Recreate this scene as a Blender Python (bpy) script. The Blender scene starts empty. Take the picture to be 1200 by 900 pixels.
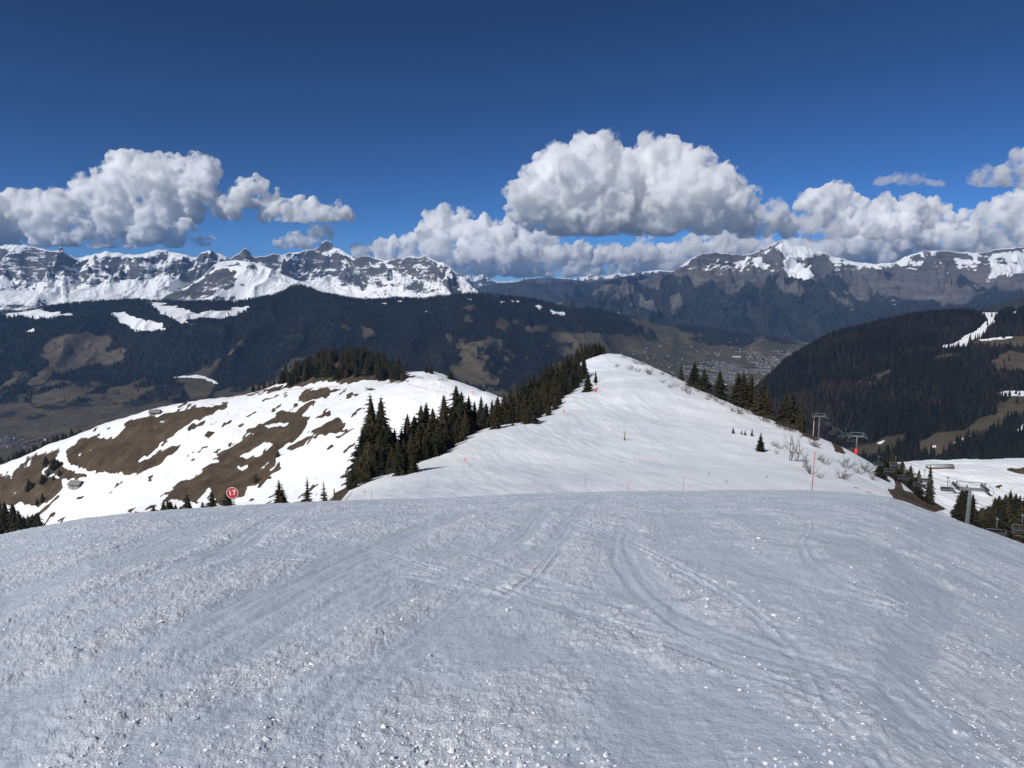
import bpy, math, random
import numpy as np

random.seed(7)
RNG = np.random.default_rng(11)
sc = bpy.context.scene
col = sc.collection
R = math.radians

# ------------------------------------------------------------------ camera
F, CX, CY, HOR = 832.0, 600.0, 450.0, 335.0
PITCH = math.atan((CY - HOR) / F * -1)
cp, sp = math.cos(PITCH), math.sin(PITCH)          # PITCH is negative: looking down

def P(u, v, d):
    """the place seen at photo position (u, v), d metres ahead"""
    rx, ry = (u - CX) / F, (CY - v) / F
    dx, dy, dz = rx, cp - ry * sp, sp + ry * cp
    k = d / dy
    return (dx * k, d, dz * k)

def proj(x, y, z):
    f = y * cp + z * sp
    f = np.where(f < 0.05, 0.05, f)
    up = -y * sp + z * cp
    return CX + F * x / f, CY - F * up / f

cam_d = bpy.data.cameras.new('camera')
cam = bpy.data.objects.new('camera', cam_d)
col.objects.link(cam)
cam.rotation_euler = (math.pi / 2 + PITCH, 0, 0)
cam_d.sensor_fit = 'HORIZONTAL'
cam_d.sensor_width = 36.0
cam_d.lens = 36.0 * F / 1200.0
cam_d.clip_start = 0.05
cam_d.clip_end = 300000
sc.camera = cam

# ------------------------------------------------------------------ noise
def _hash(ix, iy, seed):
    h = (ix.astype(np.int64) * 374761393 + iy.astype(np.int64) * 668265263 + seed * 1442695041) & 0xFFFFFFFF
    h = ((h ^ (h >> 13)) * 1274126177) & 0xFFFFFFFF
    h = ((h ^ (h >> 16)) * 2246822519) & 0xFFFFFFFF
    return (h ^ (h >> 15)) & 0xFFFFFFFF

def perlin(x, y, seed=0):
    x = np.asarray(x, float); y = np.asarray(y, float)
    ix, iy = np.floor(x), np.floor(y)
    fx, fy = x - ix, y - iy
    ix = ix.astype(np.int64); iy = iy.astype(np.int64)
    def g(ax, ay, dx, dy):
        a = _hash(ax, ay, seed).astype(float) * (2 * math.pi / 4294967296.0)
        return np.cos(a) * dx + np.sin(a) * dy
    u = fx * fx * fx * (fx * (fx * 6 - 15) + 10)
    v = fy * fy * fy * (fy * (fy * 6 - 15) + 10)
    a = g(ix, iy, fx, fy); b = g(ix + 1, iy, fx - 1, fy)
    c = g(ix, iy + 1, fx, fy - 1); d = g(ix + 1, iy + 1, fx - 1, fy - 1)
    return ((a + u * (b - a)) + v * ((c + u * (d - c)) - (a + u * (b - a)))) * 1.5

def fbm(x, y, oct=5, seed=0, gain=0.5, lac=2.03):
    s, a, n = 0, 1.0, 0
    for i in range(oct):
        s = s + a * perlin(x, y, seed + i * 17); n += a
        a *= gain; x = x * lac + 3.1; y = y * lac - 1.7
    return s / n

def ridged(x, y, oct=6, seed=0, gain=0.55, lac=2.07):
    s, a, n, w = 0, 1.0, 0, 1.0
    for i in range(oct):
        r = 1 - np.abs(perlin(x, y, seed + i * 13)) * 1.35
        r = np.clip(r, 0, 1) ** 2 * w
        w = np.clip(r * 1.8, 0, 1)
        s = s + a * r; n += a
        a *= gain; x = x * lac + 5.3; y = y * lac + 2.9
    return s / n

def cells(x, y, seed=0):
    """nearest feature point distance and that cell's random number"""
    ix, iy = np.floor(x).astype(np.int64), np.floor(y).astype(np.int64)
    best = np.full(np.shape(x), 9.0); rnd = np.zeros(np.shape(x))
    for a in (-1, 0, 1):
        for b in (-1, 0, 1):
            h = _hash(ix + a, iy + b, seed)
            px = ix + a + (h & 0xFFFF) / 65536.0
            py = iy + b + ((h >> 16) & 0xFFFF) / 65536.0
            d = (x - px) ** 2 + (y - py) ** 2
            m = d < best
            best = np.where(m, d, best)
            rnd = np.where(m, (_hash(ix + a, iy + b, seed + 5) & 0xFFFF) / 65536.0, rnd)
    return np.sqrt(best), rnd

def sstep(a, b, x):
    t = np.clip((x - a) / (b - a), 0, 1)
    return t * t * (3 - 2 * t)

class TPS:
    def __init__(self, pts, scale, lam=0.0):
        p = np.array(pts, float); self.s = scale
        self.p = p[:, :2] / scale
        n = len(p)
        K = self._phi(self.p[:, None, :] - self.p[None, :, :]) + lam * np.eye(n)
        A = np.zeros((n + 3, n + 3)); A[:n, :n] = K
        A[:n, n] = 1; A[:n, n + 1:] = self.p; A[n:, :n] = A[:n, n:].T
        self.w = np.linalg.solve(A, np.concatenate([p[:, 2], [0, 0, 0]]))
    @staticmethod
    def _phi(d):
        r2 = (d * d).sum(-1)
        return 0.5 * r2 * np.log(r2 + 1e-12)
    def __call__(self, x, y):
        x = np.asarray(x, float); shp = x.shape
        q = np.stack([x.ravel(), np.asarray(y, float).ravel()], 1) / self.s
        out = np.empty(len(q)); n = len(self.p)
        for i in range(0, len(q), 40000):
            b = q[i:i + 40000]
            out[i:i + 40000] = self._phi(b[:, None, :] - self.p[None]) @ self.w[:n] + self.w[n] + b @ self.w[n + 1:]
        return out.reshape(shp)

def inside(u, v, poly):
    poly = np.asarray(poly, float)
    r = np.zeros(np.shape(u), bool)
    m = (u >= poly[:, 0].min()) & (u <= poly[:, 0].max()) & (v >= poly[:, 1].min()) & (v <= poly[:, 1].max())
    if not m.any(): return r
    uu, vv = u[m], v[m]; rr = np.zeros(uu.shape, bool)
    x0, y0 = poly[-1]
    for x1, y1 in poly:
        c = ((y1 > vv) != (y0 > vv)) & (uu < (x0 - x1) * (vv - y1) / ((y0 - y1) + 1e-12) + x1)
        rr ^= c
        x0, y0 = x1, y1
    r[m] = rr
    return r

def blur(a, n=1):
    for _ in range(n):
        b = a.copy()
        b[1:-1] = (a[:-2] + 2 * a[1:-1] + a[2:]) / 4
        a = b.copy()
        a[:, 1:-1] = (b[:, :-2] + 2 * b[:, 1:-1] + b[:, 2:]) / 4
    return a

def PX(s, ox, oy, *pts):
    return [(ox + a / s, oy + b / s) for a, b in pts]

# ------------------------------------------------------------------ mesh helpers
def np_mesh(name, v, faces, smooth=False, attrs=None, mat_index=None):
    me = bpy.data.meshes.new(name)
    v = np.asarray(v, np.float32)
    if not isinstance(faces, (list, tuple)): faces = [faces]
    faces = [np.asarray(f, np.int32) for f in faces if len(f)]
    me.vertices.add(len(v)); me.vertices.foreach_set('co', v.ravel())
    idx = np.concatenate([f.ravel() for f in faces])
    tot = np.concatenate([np.full(len(f), f.shape[1], np.int32) for f in faces])
    st = np.concatenate([[0], np.cumsum(tot)[:-1]]).astype(np.int32)
    me.loops.add(len(idx)); me.loops.foreach_set('vertex_index', idx)
    me.polygons.add(len(tot)); me.polygons.foreach_set('loop_start', st)
    me.polygons.foreach_set('loop_total', tot)
    if mat_index is not None: me.polygons.foreach_set('material_index', np.asarray(mat_index, np.int32))
    me.polygons.foreach_set('use_smooth', np.full(len(tot), bool(smooth)))
    me.update(calc_edges=True)
    for k, a in (attrs or {}).items():
        at = me.attributes.new(k, 'FLOAT', 'POINT')
        at.data.foreach_set('value', np.asarray(a, np.float32).ravel())
    return me

def link(name, me, mats, parent=None):
    o = bpy.data.objects.new(name, me)
    if me is not None:
        if not isinstance(mats, (list, tuple)): mats = [mats]
        if len(me.materials) == 0:
            for m in mats: me.materials.append(m)
    col.objects.link(o)
    if parent is not None: o.parent = parent
    return o

def tag(o, label=None, cat=None, group=None, kind=None):
    if label: o['label'] = label
    if cat: o['category'] = cat
    if group: o['group'] = group
    if kind: o['kind'] = kind
    return o

def empty(name, loc, rz=0.0):
    o = bpy.data.objects.new(name, None); col.objects.link(o)
    o.location = loc; o.rotation_euler = (0, 0, rz); o.empty_display_size = 0.2
    return o

def kids(o): return [c for c in bpy.data.objects if c.parent is o]

class MB:
    """collects boxes, bars, tubes into one mesh"""
    def __init__(s): s.v = []; s.q = []; s.t = []; s.n = 0
    def add(s, v, q=(), t=()):
        s.v.extend(v)
        s.q.extend([tuple(i + s.n for i in f) for f in q]); s.t.extend([tuple(i + s.n for i in f) for f in t])
        s.n += len(v); return s
    def box(s, x0, x1, y0, y1, z0, z1):
        v = [(x, y, z) for z in (z0, z1) for y in (y0, y1) for x in (x0, x1)]
        return s.add(v, [(0, 2, 3, 1), (4, 5, 7, 6), (0, 1, 5, 4), (2, 6, 7, 3), (0, 4, 6, 2), (1, 3, 7, 5)])
    def tube(s, pts, r, n=8, r2=None, cap=True):
        pts = [np.array(p, float) for p in pts]; m = len(pts); v = []
        if not hasattr(r, '__len__'):
            r = [r + ((r2 if r2 is not None else r) - r) * i / max(m - 1, 1) for i in range(m)]
        for i, p in enumerate(pts):
            d = pts[min(i + 1, m - 1)] - pts[max(i - 1, 0)]
            d = d / (np.linalg.norm(d) + 1e-9)
            a = np.array((0, 0, 1.0)) if abs(d[2]) < 0.9 else np.array((1.0, 0, 0))
            e = np.cross(d, a); e /= np.linalg.norm(e); f = np.cross(d, e)
            for k in range(n):
                t = 2 * math.pi * k / n
                v.append(tuple(p + r[i] * (math.cos(t) * e + math.sin(t) * f)))
        q = [(i * n + k, (i + 1) * n + k, (i + 1) * n + (k + 1) % n, i * n + (k + 1) % n) for i in range(m - 1) for k in range(n)]
        t = []
        if cap:
            for b, fl in ((0, 0), ((m - 1) * n, 1)):
                for k in range(1, n - 1):
                    t.append((b, b + k, b + k + 1) if not fl else (b, b + k + 1, b + k))
        return s.add(v, q, t)
    def mesh(s, name, smooth=False):
        fs = []
        if s.q: fs.append(np.array(s.q))
        if s.t: fs.append(np.array(s.t))
        return np_mesh(name, np.array(s.v), fs, smooth)
    def build(s, name, mat, parent=None, smooth=False):
        return link(name, s.mesh(name, smooth), mat, parent)

# ------------------------------------------------------------------ materials
class NT:
    def __init__(s, name):
        s.m = bpy.data.materials.new(name); s.m.use_nodes = True
        s.t = s.m.node_tree; s.b = s.t.nodes['Principled BSDF']; s.o = s.t.nodes['Material Output']
    def n(s, typ, **kw):
        x = s.t.nodes.new(typ)
        for k, v in kw.items(): setattr(x, k, v)
        return x
    def put(s, sock, v):
        if isinstance(v, bpy.types.NodeSocket): s.t.links.new(v, sock)
        else: sock.default_value = v
    def math(s, op, a, b=0.0, c=None, clamp=False):
        x = s.n('ShaderNodeMath', operation=op, use_clamp=clamp)
        s.put(x.inputs[0], a); s.put(x.inputs[1], b)
        if c is not None: s.put(x.inputs[2], c)
        return x.outputs[0]
    def noise(s, scale, detail=4, rough=0.55, vec=None, dist=0.0):
        x = s.n('ShaderNodeTexNoise')
        x.inputs['Scale'].default_value = scale; x.inputs['Detail'].default_value = detail
        x.inputs['Roughness'].default_value = rough; x.inputs['Distortion'].default_value = dist
        if vec is not None: s.t.links.new(vec, x.inputs['Vector'])
        return x.outputs[0]
    def geo(s): return s.n('ShaderNodeNewGeometry')
    def pos(s): return s.geo().outputs['Position']
    def scaled(s, vec, sx, sy, sz, rz=0.0):
        x = s.n('ShaderNodeMapping'); s.t.links.new(vec, x.inputs[0])
        x.inputs['Scale'].default_value = (sx, sy, sz); x.inputs['Rotation'].default_value = (0, 0, rz)
        return x.outputs[0]
    def attr(s, name):
        x = s.n('ShaderNodeAttribute'); x.attribute_name = name; return x.outputs['Fac']
    def ramp(s, f, *stops):
        x = s.n('ShaderNodeValToRGB'); s.put(x.inputs[0], f); e = x.color_ramp.elements
        while len(e) < len(stops): e.new(0.5)
        for i, (p, c) in enumerate(stops): e[i].position = p; e[i].color = tuple(c) + (1,)
        return x.outputs[0]
    def mix(s, f, a, b):
        x = s.n('ShaderNodeMix', data_type='RGBA')
        s.put(x.inputs[0], f)
        for k, v in ((6, a), (7, b)):
            s.put(x.inputs[k], tuple(v) + (1,) if isinstance(v, (tuple, list)) and len(v) == 3 else v)
        return x.outputs[2]
    def step(s, f, lo, hi):
        x = s.n('ShaderNodeMapRange', interpolation_type='SMOOTHSTEP'); s.put(x.inputs[0], f)
        x.inputs[1].default_value = lo; x.inputs[2].default_value = hi
        return x.outputs[0]
    def bump(s, h, strength, dist, normal=None):
        x = s.n('ShaderNodeBump'); s.put(x.inputs['Height'], h)
        s.put(x.inputs['Strength'], strength); x.inputs['Distance'].default_value = dist
        if normal is not None: s.t.links.new(normal, x.inputs['Normal'])
        s.t.links.new(x.outputs[0], s.b.inputs['Normal']); return x.outputs[0]
    def base(s, v): s.put(s.b.inputs['Base Color'], v); return s
    def set(s, rough=0.7, metal=0.0, spec=0.3):
        s.put(s.b.inputs['Roughness'], rough); s.put(s.b.inputs['Metallic'], metal)
        s.put(s.b.inputs['Specular IOR Level'], spec); return s

def plain(name, c, rough=0.6, metal=0.0, spec=0.3, var=0.12, scale=3.0):
    m = NT(name); m.set(rough, metal, spec)
    n = m.noise(scale, 5, 0.6, m.pos())
    m.base(m.ramp(n, (0.3, tuple(x * (1 - var) for x in c)), (0.7, tuple(min(1, x * (1 + var)) for x in c))))
    return m.m

def mat_snow_ground():
    m = NT('snow and grass'); p = m.pos()
    gr = m.attr('grass')
    st = m.scaled(p, 0.10, 0.035, 0.05, 0.9)
    n1 = m.noise(1.0, 6, 0.62, st)
    n2 = m.noise(0.22, 6, 0.65, p)
    nn = m.math('ADD', m.math('MULTIPLY', m.math('SUBTRACT', n1, 0.5), 1.25), m.math('MULTIPLY', m.math('SUBTRACT', n2, 0.5), 1.0))
    f = m.step(m.math('ADD', gr, nn), 0.46, 0.54)
    g = m.ramp(m.noise(0.06, 7, 0.7, p), (0.34, (0.042, 0.028, 0.016)), (0.48, (0.080, 0.055, 0.033)), (0.58, (0.105, 0.075, 0.043)), (0.7, (0.15, 0.115, 0.07)))
    g = m.mix(m.step(m.noise(0.9, 4, 0.7, p), 0.5, 0.75), g, (0.050, 0.036, 0.022))
    # trodden mixes older, greyer snow with sky-fill blue put into the colour
    tr = m.attr('trodden_shade')
    lo_ = m.mix(m.step(m.math('ADD', m.attr('loose'), m.math('ADD', m.math('MULTIPLY', m.math('SUBTRACT', m.noise(2.2, 6, 0.72, m.scaled(p, 1, .6, 1)), 0.5), 1.1), m.math('MULTIPLY', m.math('SUBTRACT', m.noise(11, 4, 0.7, p), 0.5), .9))), 0.1, 1.1), (0.555, 0.615, 0.70), (0.765, 0.80, 0.86))
    s0 = m.mix(tr, (0.90, 0.91, 0.925), lo_)
    s0 = m.mix(m.math('MULTIPLY', m.step(m.noise(0.02, 5, 0.6, p), 0.45, 0.75), 0.10), s0, (0.70, 0.69, 0.67))
    m.base(m.mix(f, s0, g))
    m.put(m.b.inputs['Roughness'], m.math('ADD', 0.55, m.math('MULTIPLY', f, 0.4)))
    m.b.inputs['Specular IOR Level'].default_value = 0.3
    # grain: near fine, further coarse
    h = m.math('MULTIPLY', m.noise(55, 4, 0.75, p), 0.020)
    h = m.math('ADD', h, m.math('MULTIPLY', m.noise(14, 6, 0.75, p), 0.055))
    h = m.math('ADD', m.math('MULTIPLY', h, m.attr('rough')), m.math('MULTIPLY', m.noise(0.9, 5, 0.6, m.scaled(p, 1, .25, 1, .15)), m.math('ADD', 0.10, m.math('MULTIPLY', f, 0.9))))
    m.bump(h, 0.85, 1.0)
    return m.m

def mat_leaf(name, dark, light, rough=0.85):
    m = NT(name); m.set(rough, 0, 0.15)
    oi = m.n('ShaderNodeObjectInfo')
    n = m.noise(1.3, 3, 0.6, m.pos())
    f = m.math('ADD', m.math('MULTIPLY', oi.outputs['Random'], 0.55), m.math('MULTIPLY', n, 0.45))
    m.base(m.ramp(f, (0.15, dark), (0.85, light)))
    return m.m

def mat_forest(name, dark, light):
    m = NT(name); m.set(0.9, 0, 0.1)
    n = m.noise(0.004, 4, 0.6, m.pos())
    f = m.math('ADD', m.math('MULTIPLY', m.attr('tint'), 0.6), m.math('MULTIPLY', n, 0.4))
    b = m.step(m.math('ADD', m.noise(0.0026, 7, 0.72, m.scaled(m.pos(), 1, .5, 1)), m.math('MULTIPLY', m.attr('tint'), .14)), 0.60, 0.70)
    m.base(m.mix(m.math('MULTIPLY', b, .8), m.ramp(f, (0.2, dark), (0.8, light)), (0.042, 0.031, 0.026)))
    return m.m

def mat_valley():
    m = NT('valley ground'); p = m.pos()
    me, sn, rk = m.attr('meadow'), m.attr('snow'), m.attr('rock')
    n = m.noise(0.006, 8, 0.68, p)
    nf = m.math('MULTIPLY', m.math('SUBTRACT', n, 0.5), 1.9)
    n2 = m.noise(0.02, 7, 0.7, p)
    forest = m.ramp(n2, (0.3, (0.008, 0.010, 0.010)), (0.7, (0.022, 0.021, 0.017)))
    grass = m.ramp(m.noise(0.004, 8, 0.65, p), (0.3, (0.046, 0.040, 0.024)), (0.5, (0.085, 0.068, 0.042)), (0.7, (0.135, 0.112, 0.074)))
    grass = m.mix(m.step(m.noise(0.012, 5, 0.7, p), 0.52, 0.64), grass, (0.05, 0.048, 0.03))
    rock = m.ramp(n2, (0.3, (0.045, 0.036, 0.027)), (0.7, (0.15, 0.118, 0.085)))
    c = m.mix(m.step(m.math('ADD', me, nf), 0.44, 0.56), forest, grass)
    c = m.mix(m.step(m.math('ADD', rk, nf), 0.44, 0.56), c, rock)
    snow_n = m.math('MULTIPLY', m.math('SUBTRACT', m.noise(0.012, 8, 0.72, p), 0.5), 1.5)
    c = m.mix(m.step(m.math('ADD', sn, snow_n), 0.46, 0.54), c, (0.86, 0.87, 0.885))
    m.base(c); m.set(0.9, 0, 0.15)
    m.bump(m.math('MULTIPLY', n2, 12.0), 0.8, 1.0)
    return m.m

def mat_mountain(name, rock_a, rock_b, low_a, low_b, scale=1.0):
    m = NT(name); p = m.pos()
    sn, lo = m.attr('snow'), m.attr('wood')
    n = m.noise(0.0035 * scale, 10, 0.72, p)
    st = m.noise(0.0016 * scale, 9, 0.75, m.scaled(p, 0.9, 0.9, 6.0))
    rock = m.ramp(st, (0.32, rock_a), (0.68, rock_b))
    low = m.ramp(n, (0.35, low_a), (0.52, low_b), (0.75, tuple(x * 2.2 for x in low_b)))
    c = m.mix(m.step(m.math('ADD', lo, m.math('MULTIPLY', m.math('SUBTRACT', n, 0.5), 2.6)), 0.42, 0.58), rock, low)
    nn = m.math('ADD', m.math('MULTIPLY', m.math('SUBTRACT', n, 0.5), 1.9), m.math('MULTIPLY', m.math('SUBTRACT', st, 0.5), 2.2))
    c = m.mix(m.step(m.math('ADD', sn, nn), 0.45, 0.55), c, (0.89, 0.90, 0.91))
    m.base(c); m.set(0.85, 0, 0.2)
    m.bump(m.math('ADD', m.math('MULTIPLY', st, 30.0), m.math('MULTIPLY', n, 40.0)), 0.8, 1.0)
    return m.m

def mat_cloud(name, dens, aniso=0.0, s=20.0):
    m = NT(name); m.t.nodes.remove(m.b)
    v = m.n('ShaderNodeVolumePrincipled')
    v.inputs['Color'].default_value = (1, 1, 1, 1)
    v.inputs['Density'].default_value = dens; v.inputs['Anisotropy'].default_value = aniso
    v.inputs['Absorption Color'].default_value = (1, 1, 1, 1)
    n = m.noise(1 / (15.0 * s), 5, 0.62, m.pos())
    m.put(v.inputs['Density'], m.math('MULTIPLY', m.step(n, 0.42, 0.64), dens * 1.5))
    m.t.links.new(v.outputs[0], m.o.inputs['Volume'])
    try: m.m.cycles.volume_step_rate = 0.25
    except Exception: pass
    return m.m

M = dict(
    ground=mat_snow_ground(),
    chunk=plain('loose snow', (0.77, 0.79, 0.825), 0.55, 0, 0.3, 0.05, 8),
    bark=plain('bark', (0.075, 0.055, 0.042), 0.9),
    twig=plain('bare twig', (0.085, 0.062, 0.052), 0.9),
    leaf=mat_leaf('spruce needles', (0.012, 0.016, 0.009), (0.045, 0.036, 0.018)),
    brown=mat_leaf('brown needles', (0.055, 0.040, 0.022), (0.085, 0.058, 0.030)),
    forest=mat_forest('far forest', (0.005, 0.0075, 0.0075), (0.020, 0.019, 0.014)),
    red=plain('red plastic', (0.55, 0.03, 0.035), 0.45, 0, 0.4),
    pink=plain('faded red pole', (0.42, 0.10, 0.115), 0.6),
    white=plain('white paint', (0.78, 0.77, 0.75), 0.5),
    orange=plain('orange pad', (0.75, 0.10, 0.02), 0.6),
    tan=plain('tan board', (0.36, 0.32, 0.22), 0.8),
    dark=plain('dark rubber', (0.03, 0.03, 0.033), 0.6),
    steel=plain('galvanised steel', (0.24, 0.25, 0.26), 0.45, 0.5),
    palesteel=plain('pale steel', (0.18, 0.19, 0.20), 0.5, 0.3),
    cable=plain('wire rope', (0.06, 0.06, 0.065), 0.5, 0.5),
    seat=plain('dark chair padding', (0.035, 0.036, 0.042), 0.6),
    wood=plain('weathered timber', (0.12, 0.078, 0.05), 0.85, 0, 0.2, 0.3, 1.2),
    roofgrey=plain('grey slab roof', (0.22, 0.22, 0.225), 0.8, 0, 0.2, 0.2, 0.8),
    stone=plain('stone wall', (0.30, 0.27, 0.235), 0.9, 0, 0.2, 0.25, 0.8),
    glass=plain('dark window', (0.03, 0.035, 0.045), 0.15, 0, 0.5),
    cover=plain('grey polycarbonate', (0.34, 0.37, 0.39), 0.3, 0, 0.5),
    netting=plain('red netting', (0.55, 0.36, 0.34), 0.8),
    valley=mat_valley(),
    hwall=plain('rendered house wall', (0.40, 0.385, 0.36), 0.9, 0, 0.2, 0.5, 0.01),
    hroof=plain('house roof', (0.11, 0.10, 0.098), 0.8, 0, 0.2, 0.4, 0.01),
)

# ------------------------------------------------------------------ sheets in rings round the viewpoint
def ring_cols(tmax, n, full=False, extra=40):
    t = np.linspace(-tmax, tmax, n); a = np.arctan(t)
    if full:
        e = np.linspace(a[-1], math.pi, extra + 1)[1:]
        a = np.concatenate([-e[::-1], a, e])
    return a

def sheet(name, ang, rad, z, mat, attrs, X=None, Y=None):
    nr, nc = z.shape
    A, B = np.meshgrid(ang, rad)
    if X is None: X, Y = np.sin(A) * B, np.cos(A) * B
    v = np.stack([X, Y, z], -1).reshape(-1, 3)
    i = np.arange((nr - 1) * nc).reshape(nr - 1, nc)[:, :-1].ravel()
    q = np.stack([i, i + 1, i + 1 + nc, i + nc], 1)
    me = np_mesh(name, v, q, True, {k: a.ravel() for k, a in attrs.items()})
    o = link(name, me, mat); tag(o, kind='structure')
    return o

# ================================================================== NEAR GROUND
CREST = [(-300, 660), (-100, 641), (0, 627), (100, 608), (200, 598), (300, 592), (400, 587), (500, 585), (600, 580), (700, 577),
         (800, 576), (950, 575), (1000, 578), (1040, 583), (1100, 603), (1150, 620), (1200, 638), (1300, 676), (1500, 760)]
H0, RC = 1.65, 40.0
_ca, _cs = [], []
for u, v in CREST:
    x, y, z = P(u, v, 40.0); _ca.append(math.atan2(x, y)); _cs.append(-z / math.hypot(x, y))
_ca, _cs = np.array(_ca), np.array(_cs)

def near_base(a, r):
    s = np.interp(a, _ca, _cs)
    w = sstep(R(44), R(100), np.abs(a))
    A = (s - 2 * H0 / RC) * (1 - w) + (-0.15) * w
    B = H0 / RC ** 2 * (1 - 0.7 * w)
    rr = np.minimum(r, 130.0)
    z = -H0 - A * rr - B * rr * rr
    return z - (r - rr) * (A + 2 * B * rr) * (1 - w) * 0.6

T = []
def tp(*pts): T.extend(P(*p) for p in pts)
# the ridge with the second run
tp((715, 415, 430), (690, 432, 400), (660, 468, 300), (640, 487, 260), (600, 497, 235), (560, 505, 215), (520, 530, 180), (480, 545, 165),
   (440, 560, 150), (410, 580, 128), (700, 450, 330), (720, 480, 260), (740, 510, 205), (760, 540, 160), (780, 565, 120), (600, 540, 165),
   (560, 562, 130), (620, 572, 112), (520, 576, 110), (700, 574, 112), (850, 573, 112), (760, 430, 400), (800, 447, 360), (850, 470, 310), (900, 492, 270),
   (940, 507, 250), (960, 512, 240), (1000, 535, 210), (1030, 560, 170), (1050, 580, 140), (850, 500, 240), (900, 530, 190), (950, 555, 150),
   (880, 562, 125), (1000, 567, 145), (800, 520, 195), (680, 510, 210))
# left edge falls away, right edge falls away
for u, v, d in ((690, 430, 405), (660, 466, 305), (640, 486, 262), (600, 496, 237), (560, 504, 217), (520, 529, 182), (480, 544, 166), (440, 559, 151), (410, 579, 129)):
    x, y, z = P(u, v, d); T.append((x - 18, y + 6, z - 10)); T.append((x - 55, y + 18, z - 42))
for u, v, d in ((760, 430, 400), (800, 447, 360), (850, 470, 310), (900, 492, 270), (940, 507, 250), (960, 512, 240), (1000, 535, 210), (1030, 560, 170), (1050, 580, 140)):
    x, y, z = P(u, v, d); T.append((x + 22, y + 10, z - 12)); T.append((x + 60, y + 25, z - 38))
x, y, z = P(715, 415, 430); T += [(x - 5, y + 50, z - 18), (x, y + 130, z - 75), (x - 20, y + 300, z - 190), (x + 90, y + 250, z - 200)]
# left hill
tp((-80, 575, 760), (0, 545, 760), (60, 520, 758), (100, 505, 755), (150, 487, 752), (200, 475, 750), (250, 467, 742), (300, 460, 732), (350, 455, 715), (400, 451, 700),
   (470, 445, 680), (500, 443, 660), (530, 446, 640), (555, 455, 600), (570, 464, 560))
tp((-80, 650, 680), (0, 625, 650), (50, 617, 612), (100, 613, 580), (200, 600, 530), (300, 592, 500), (400, 575, 470), (470, 512, 520), (540, 485, 530))
tp((330, 448, 765), (370, 432, 790), (410, 424, 800), (450, 432, 790), (485, 443, 760), (505, 441, 740), (530, 443, 720))
for u, v, d in ((-80, 575, 760), (0, 545, 760), (100, 505, 755), (200, 475, 750), (300, 462, 745)):
    x, y, z = P(u, v, d); T.append((x + 0, y + 40, z - 14)); T.append((x + 10, y + 130, z - 75)); T.append((x + 10, y + 260, z - 160))
for u, v, d in ((410, 424, 800), (530, 446, 720), (570, 464, 600)):
    x, y, z = P(u, v, d); T.append((x, y + 90, z - 60)); T.append((x, y + 240, z - 160))
# valley between
tp((0, 655, 420), (100, 640, 400), (200, 635, 380), (300, 640, 340), (380, 640, 300))
tp((-100, 690, 300), (0, 648, 300), (60, 640, 240), (200, 625, 170), (300, 608, 130))
# right snow field with the covered belt
for u, d in ((1060, 540), (1130, 545), (1200, 548), (1300, 550)):
    T.append((P(u, 545, d)[0], d, -138))
for u, d in ((1080, 470), (1150, 450), (1250, 450), (1100, 380), (1200, 380), (1300, 360)):
    T.append((P(u, 570, d)[0], d, -137))
for u, d in ((1060, 620), (1200, 630), (1350, 620)): T.append((P(u, 545, d)[0], d, -160))
for u, d in ((1060, 800), (1250, 800)): T.append((P(u, 545, d)[0], d, -260))
tp((1050, 580, 200), (1070, 588, 225), (1095, 597, 245), (1110, 603, 250), (1160, 622, 225), (1250, 680, 200), (1137, 618, 165), (1185, 628, 160), (1040, 560, 330), (1000, 560, 420), (980, 550, 560))
tp((1170, 640, 145), (1120, 622, 150))
tps = TPS(T, 120.0, 0.002)

def base_xy(x, y):
    a = np.arctan2(x, y); r = np.hypot(x, y)
    zn = near_base(a, r)
    m = (r > 58) & (np.abs(a) < R(56))
    zt = np.array(zn)
    if m.any(): zt[m] = tps(x[m], y[m])
    w = sstep(62, 105, r) * (1 - sstep(R(48), R(56), np.abs(a)))
    return zn * (1 - w) + zt * w

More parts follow.
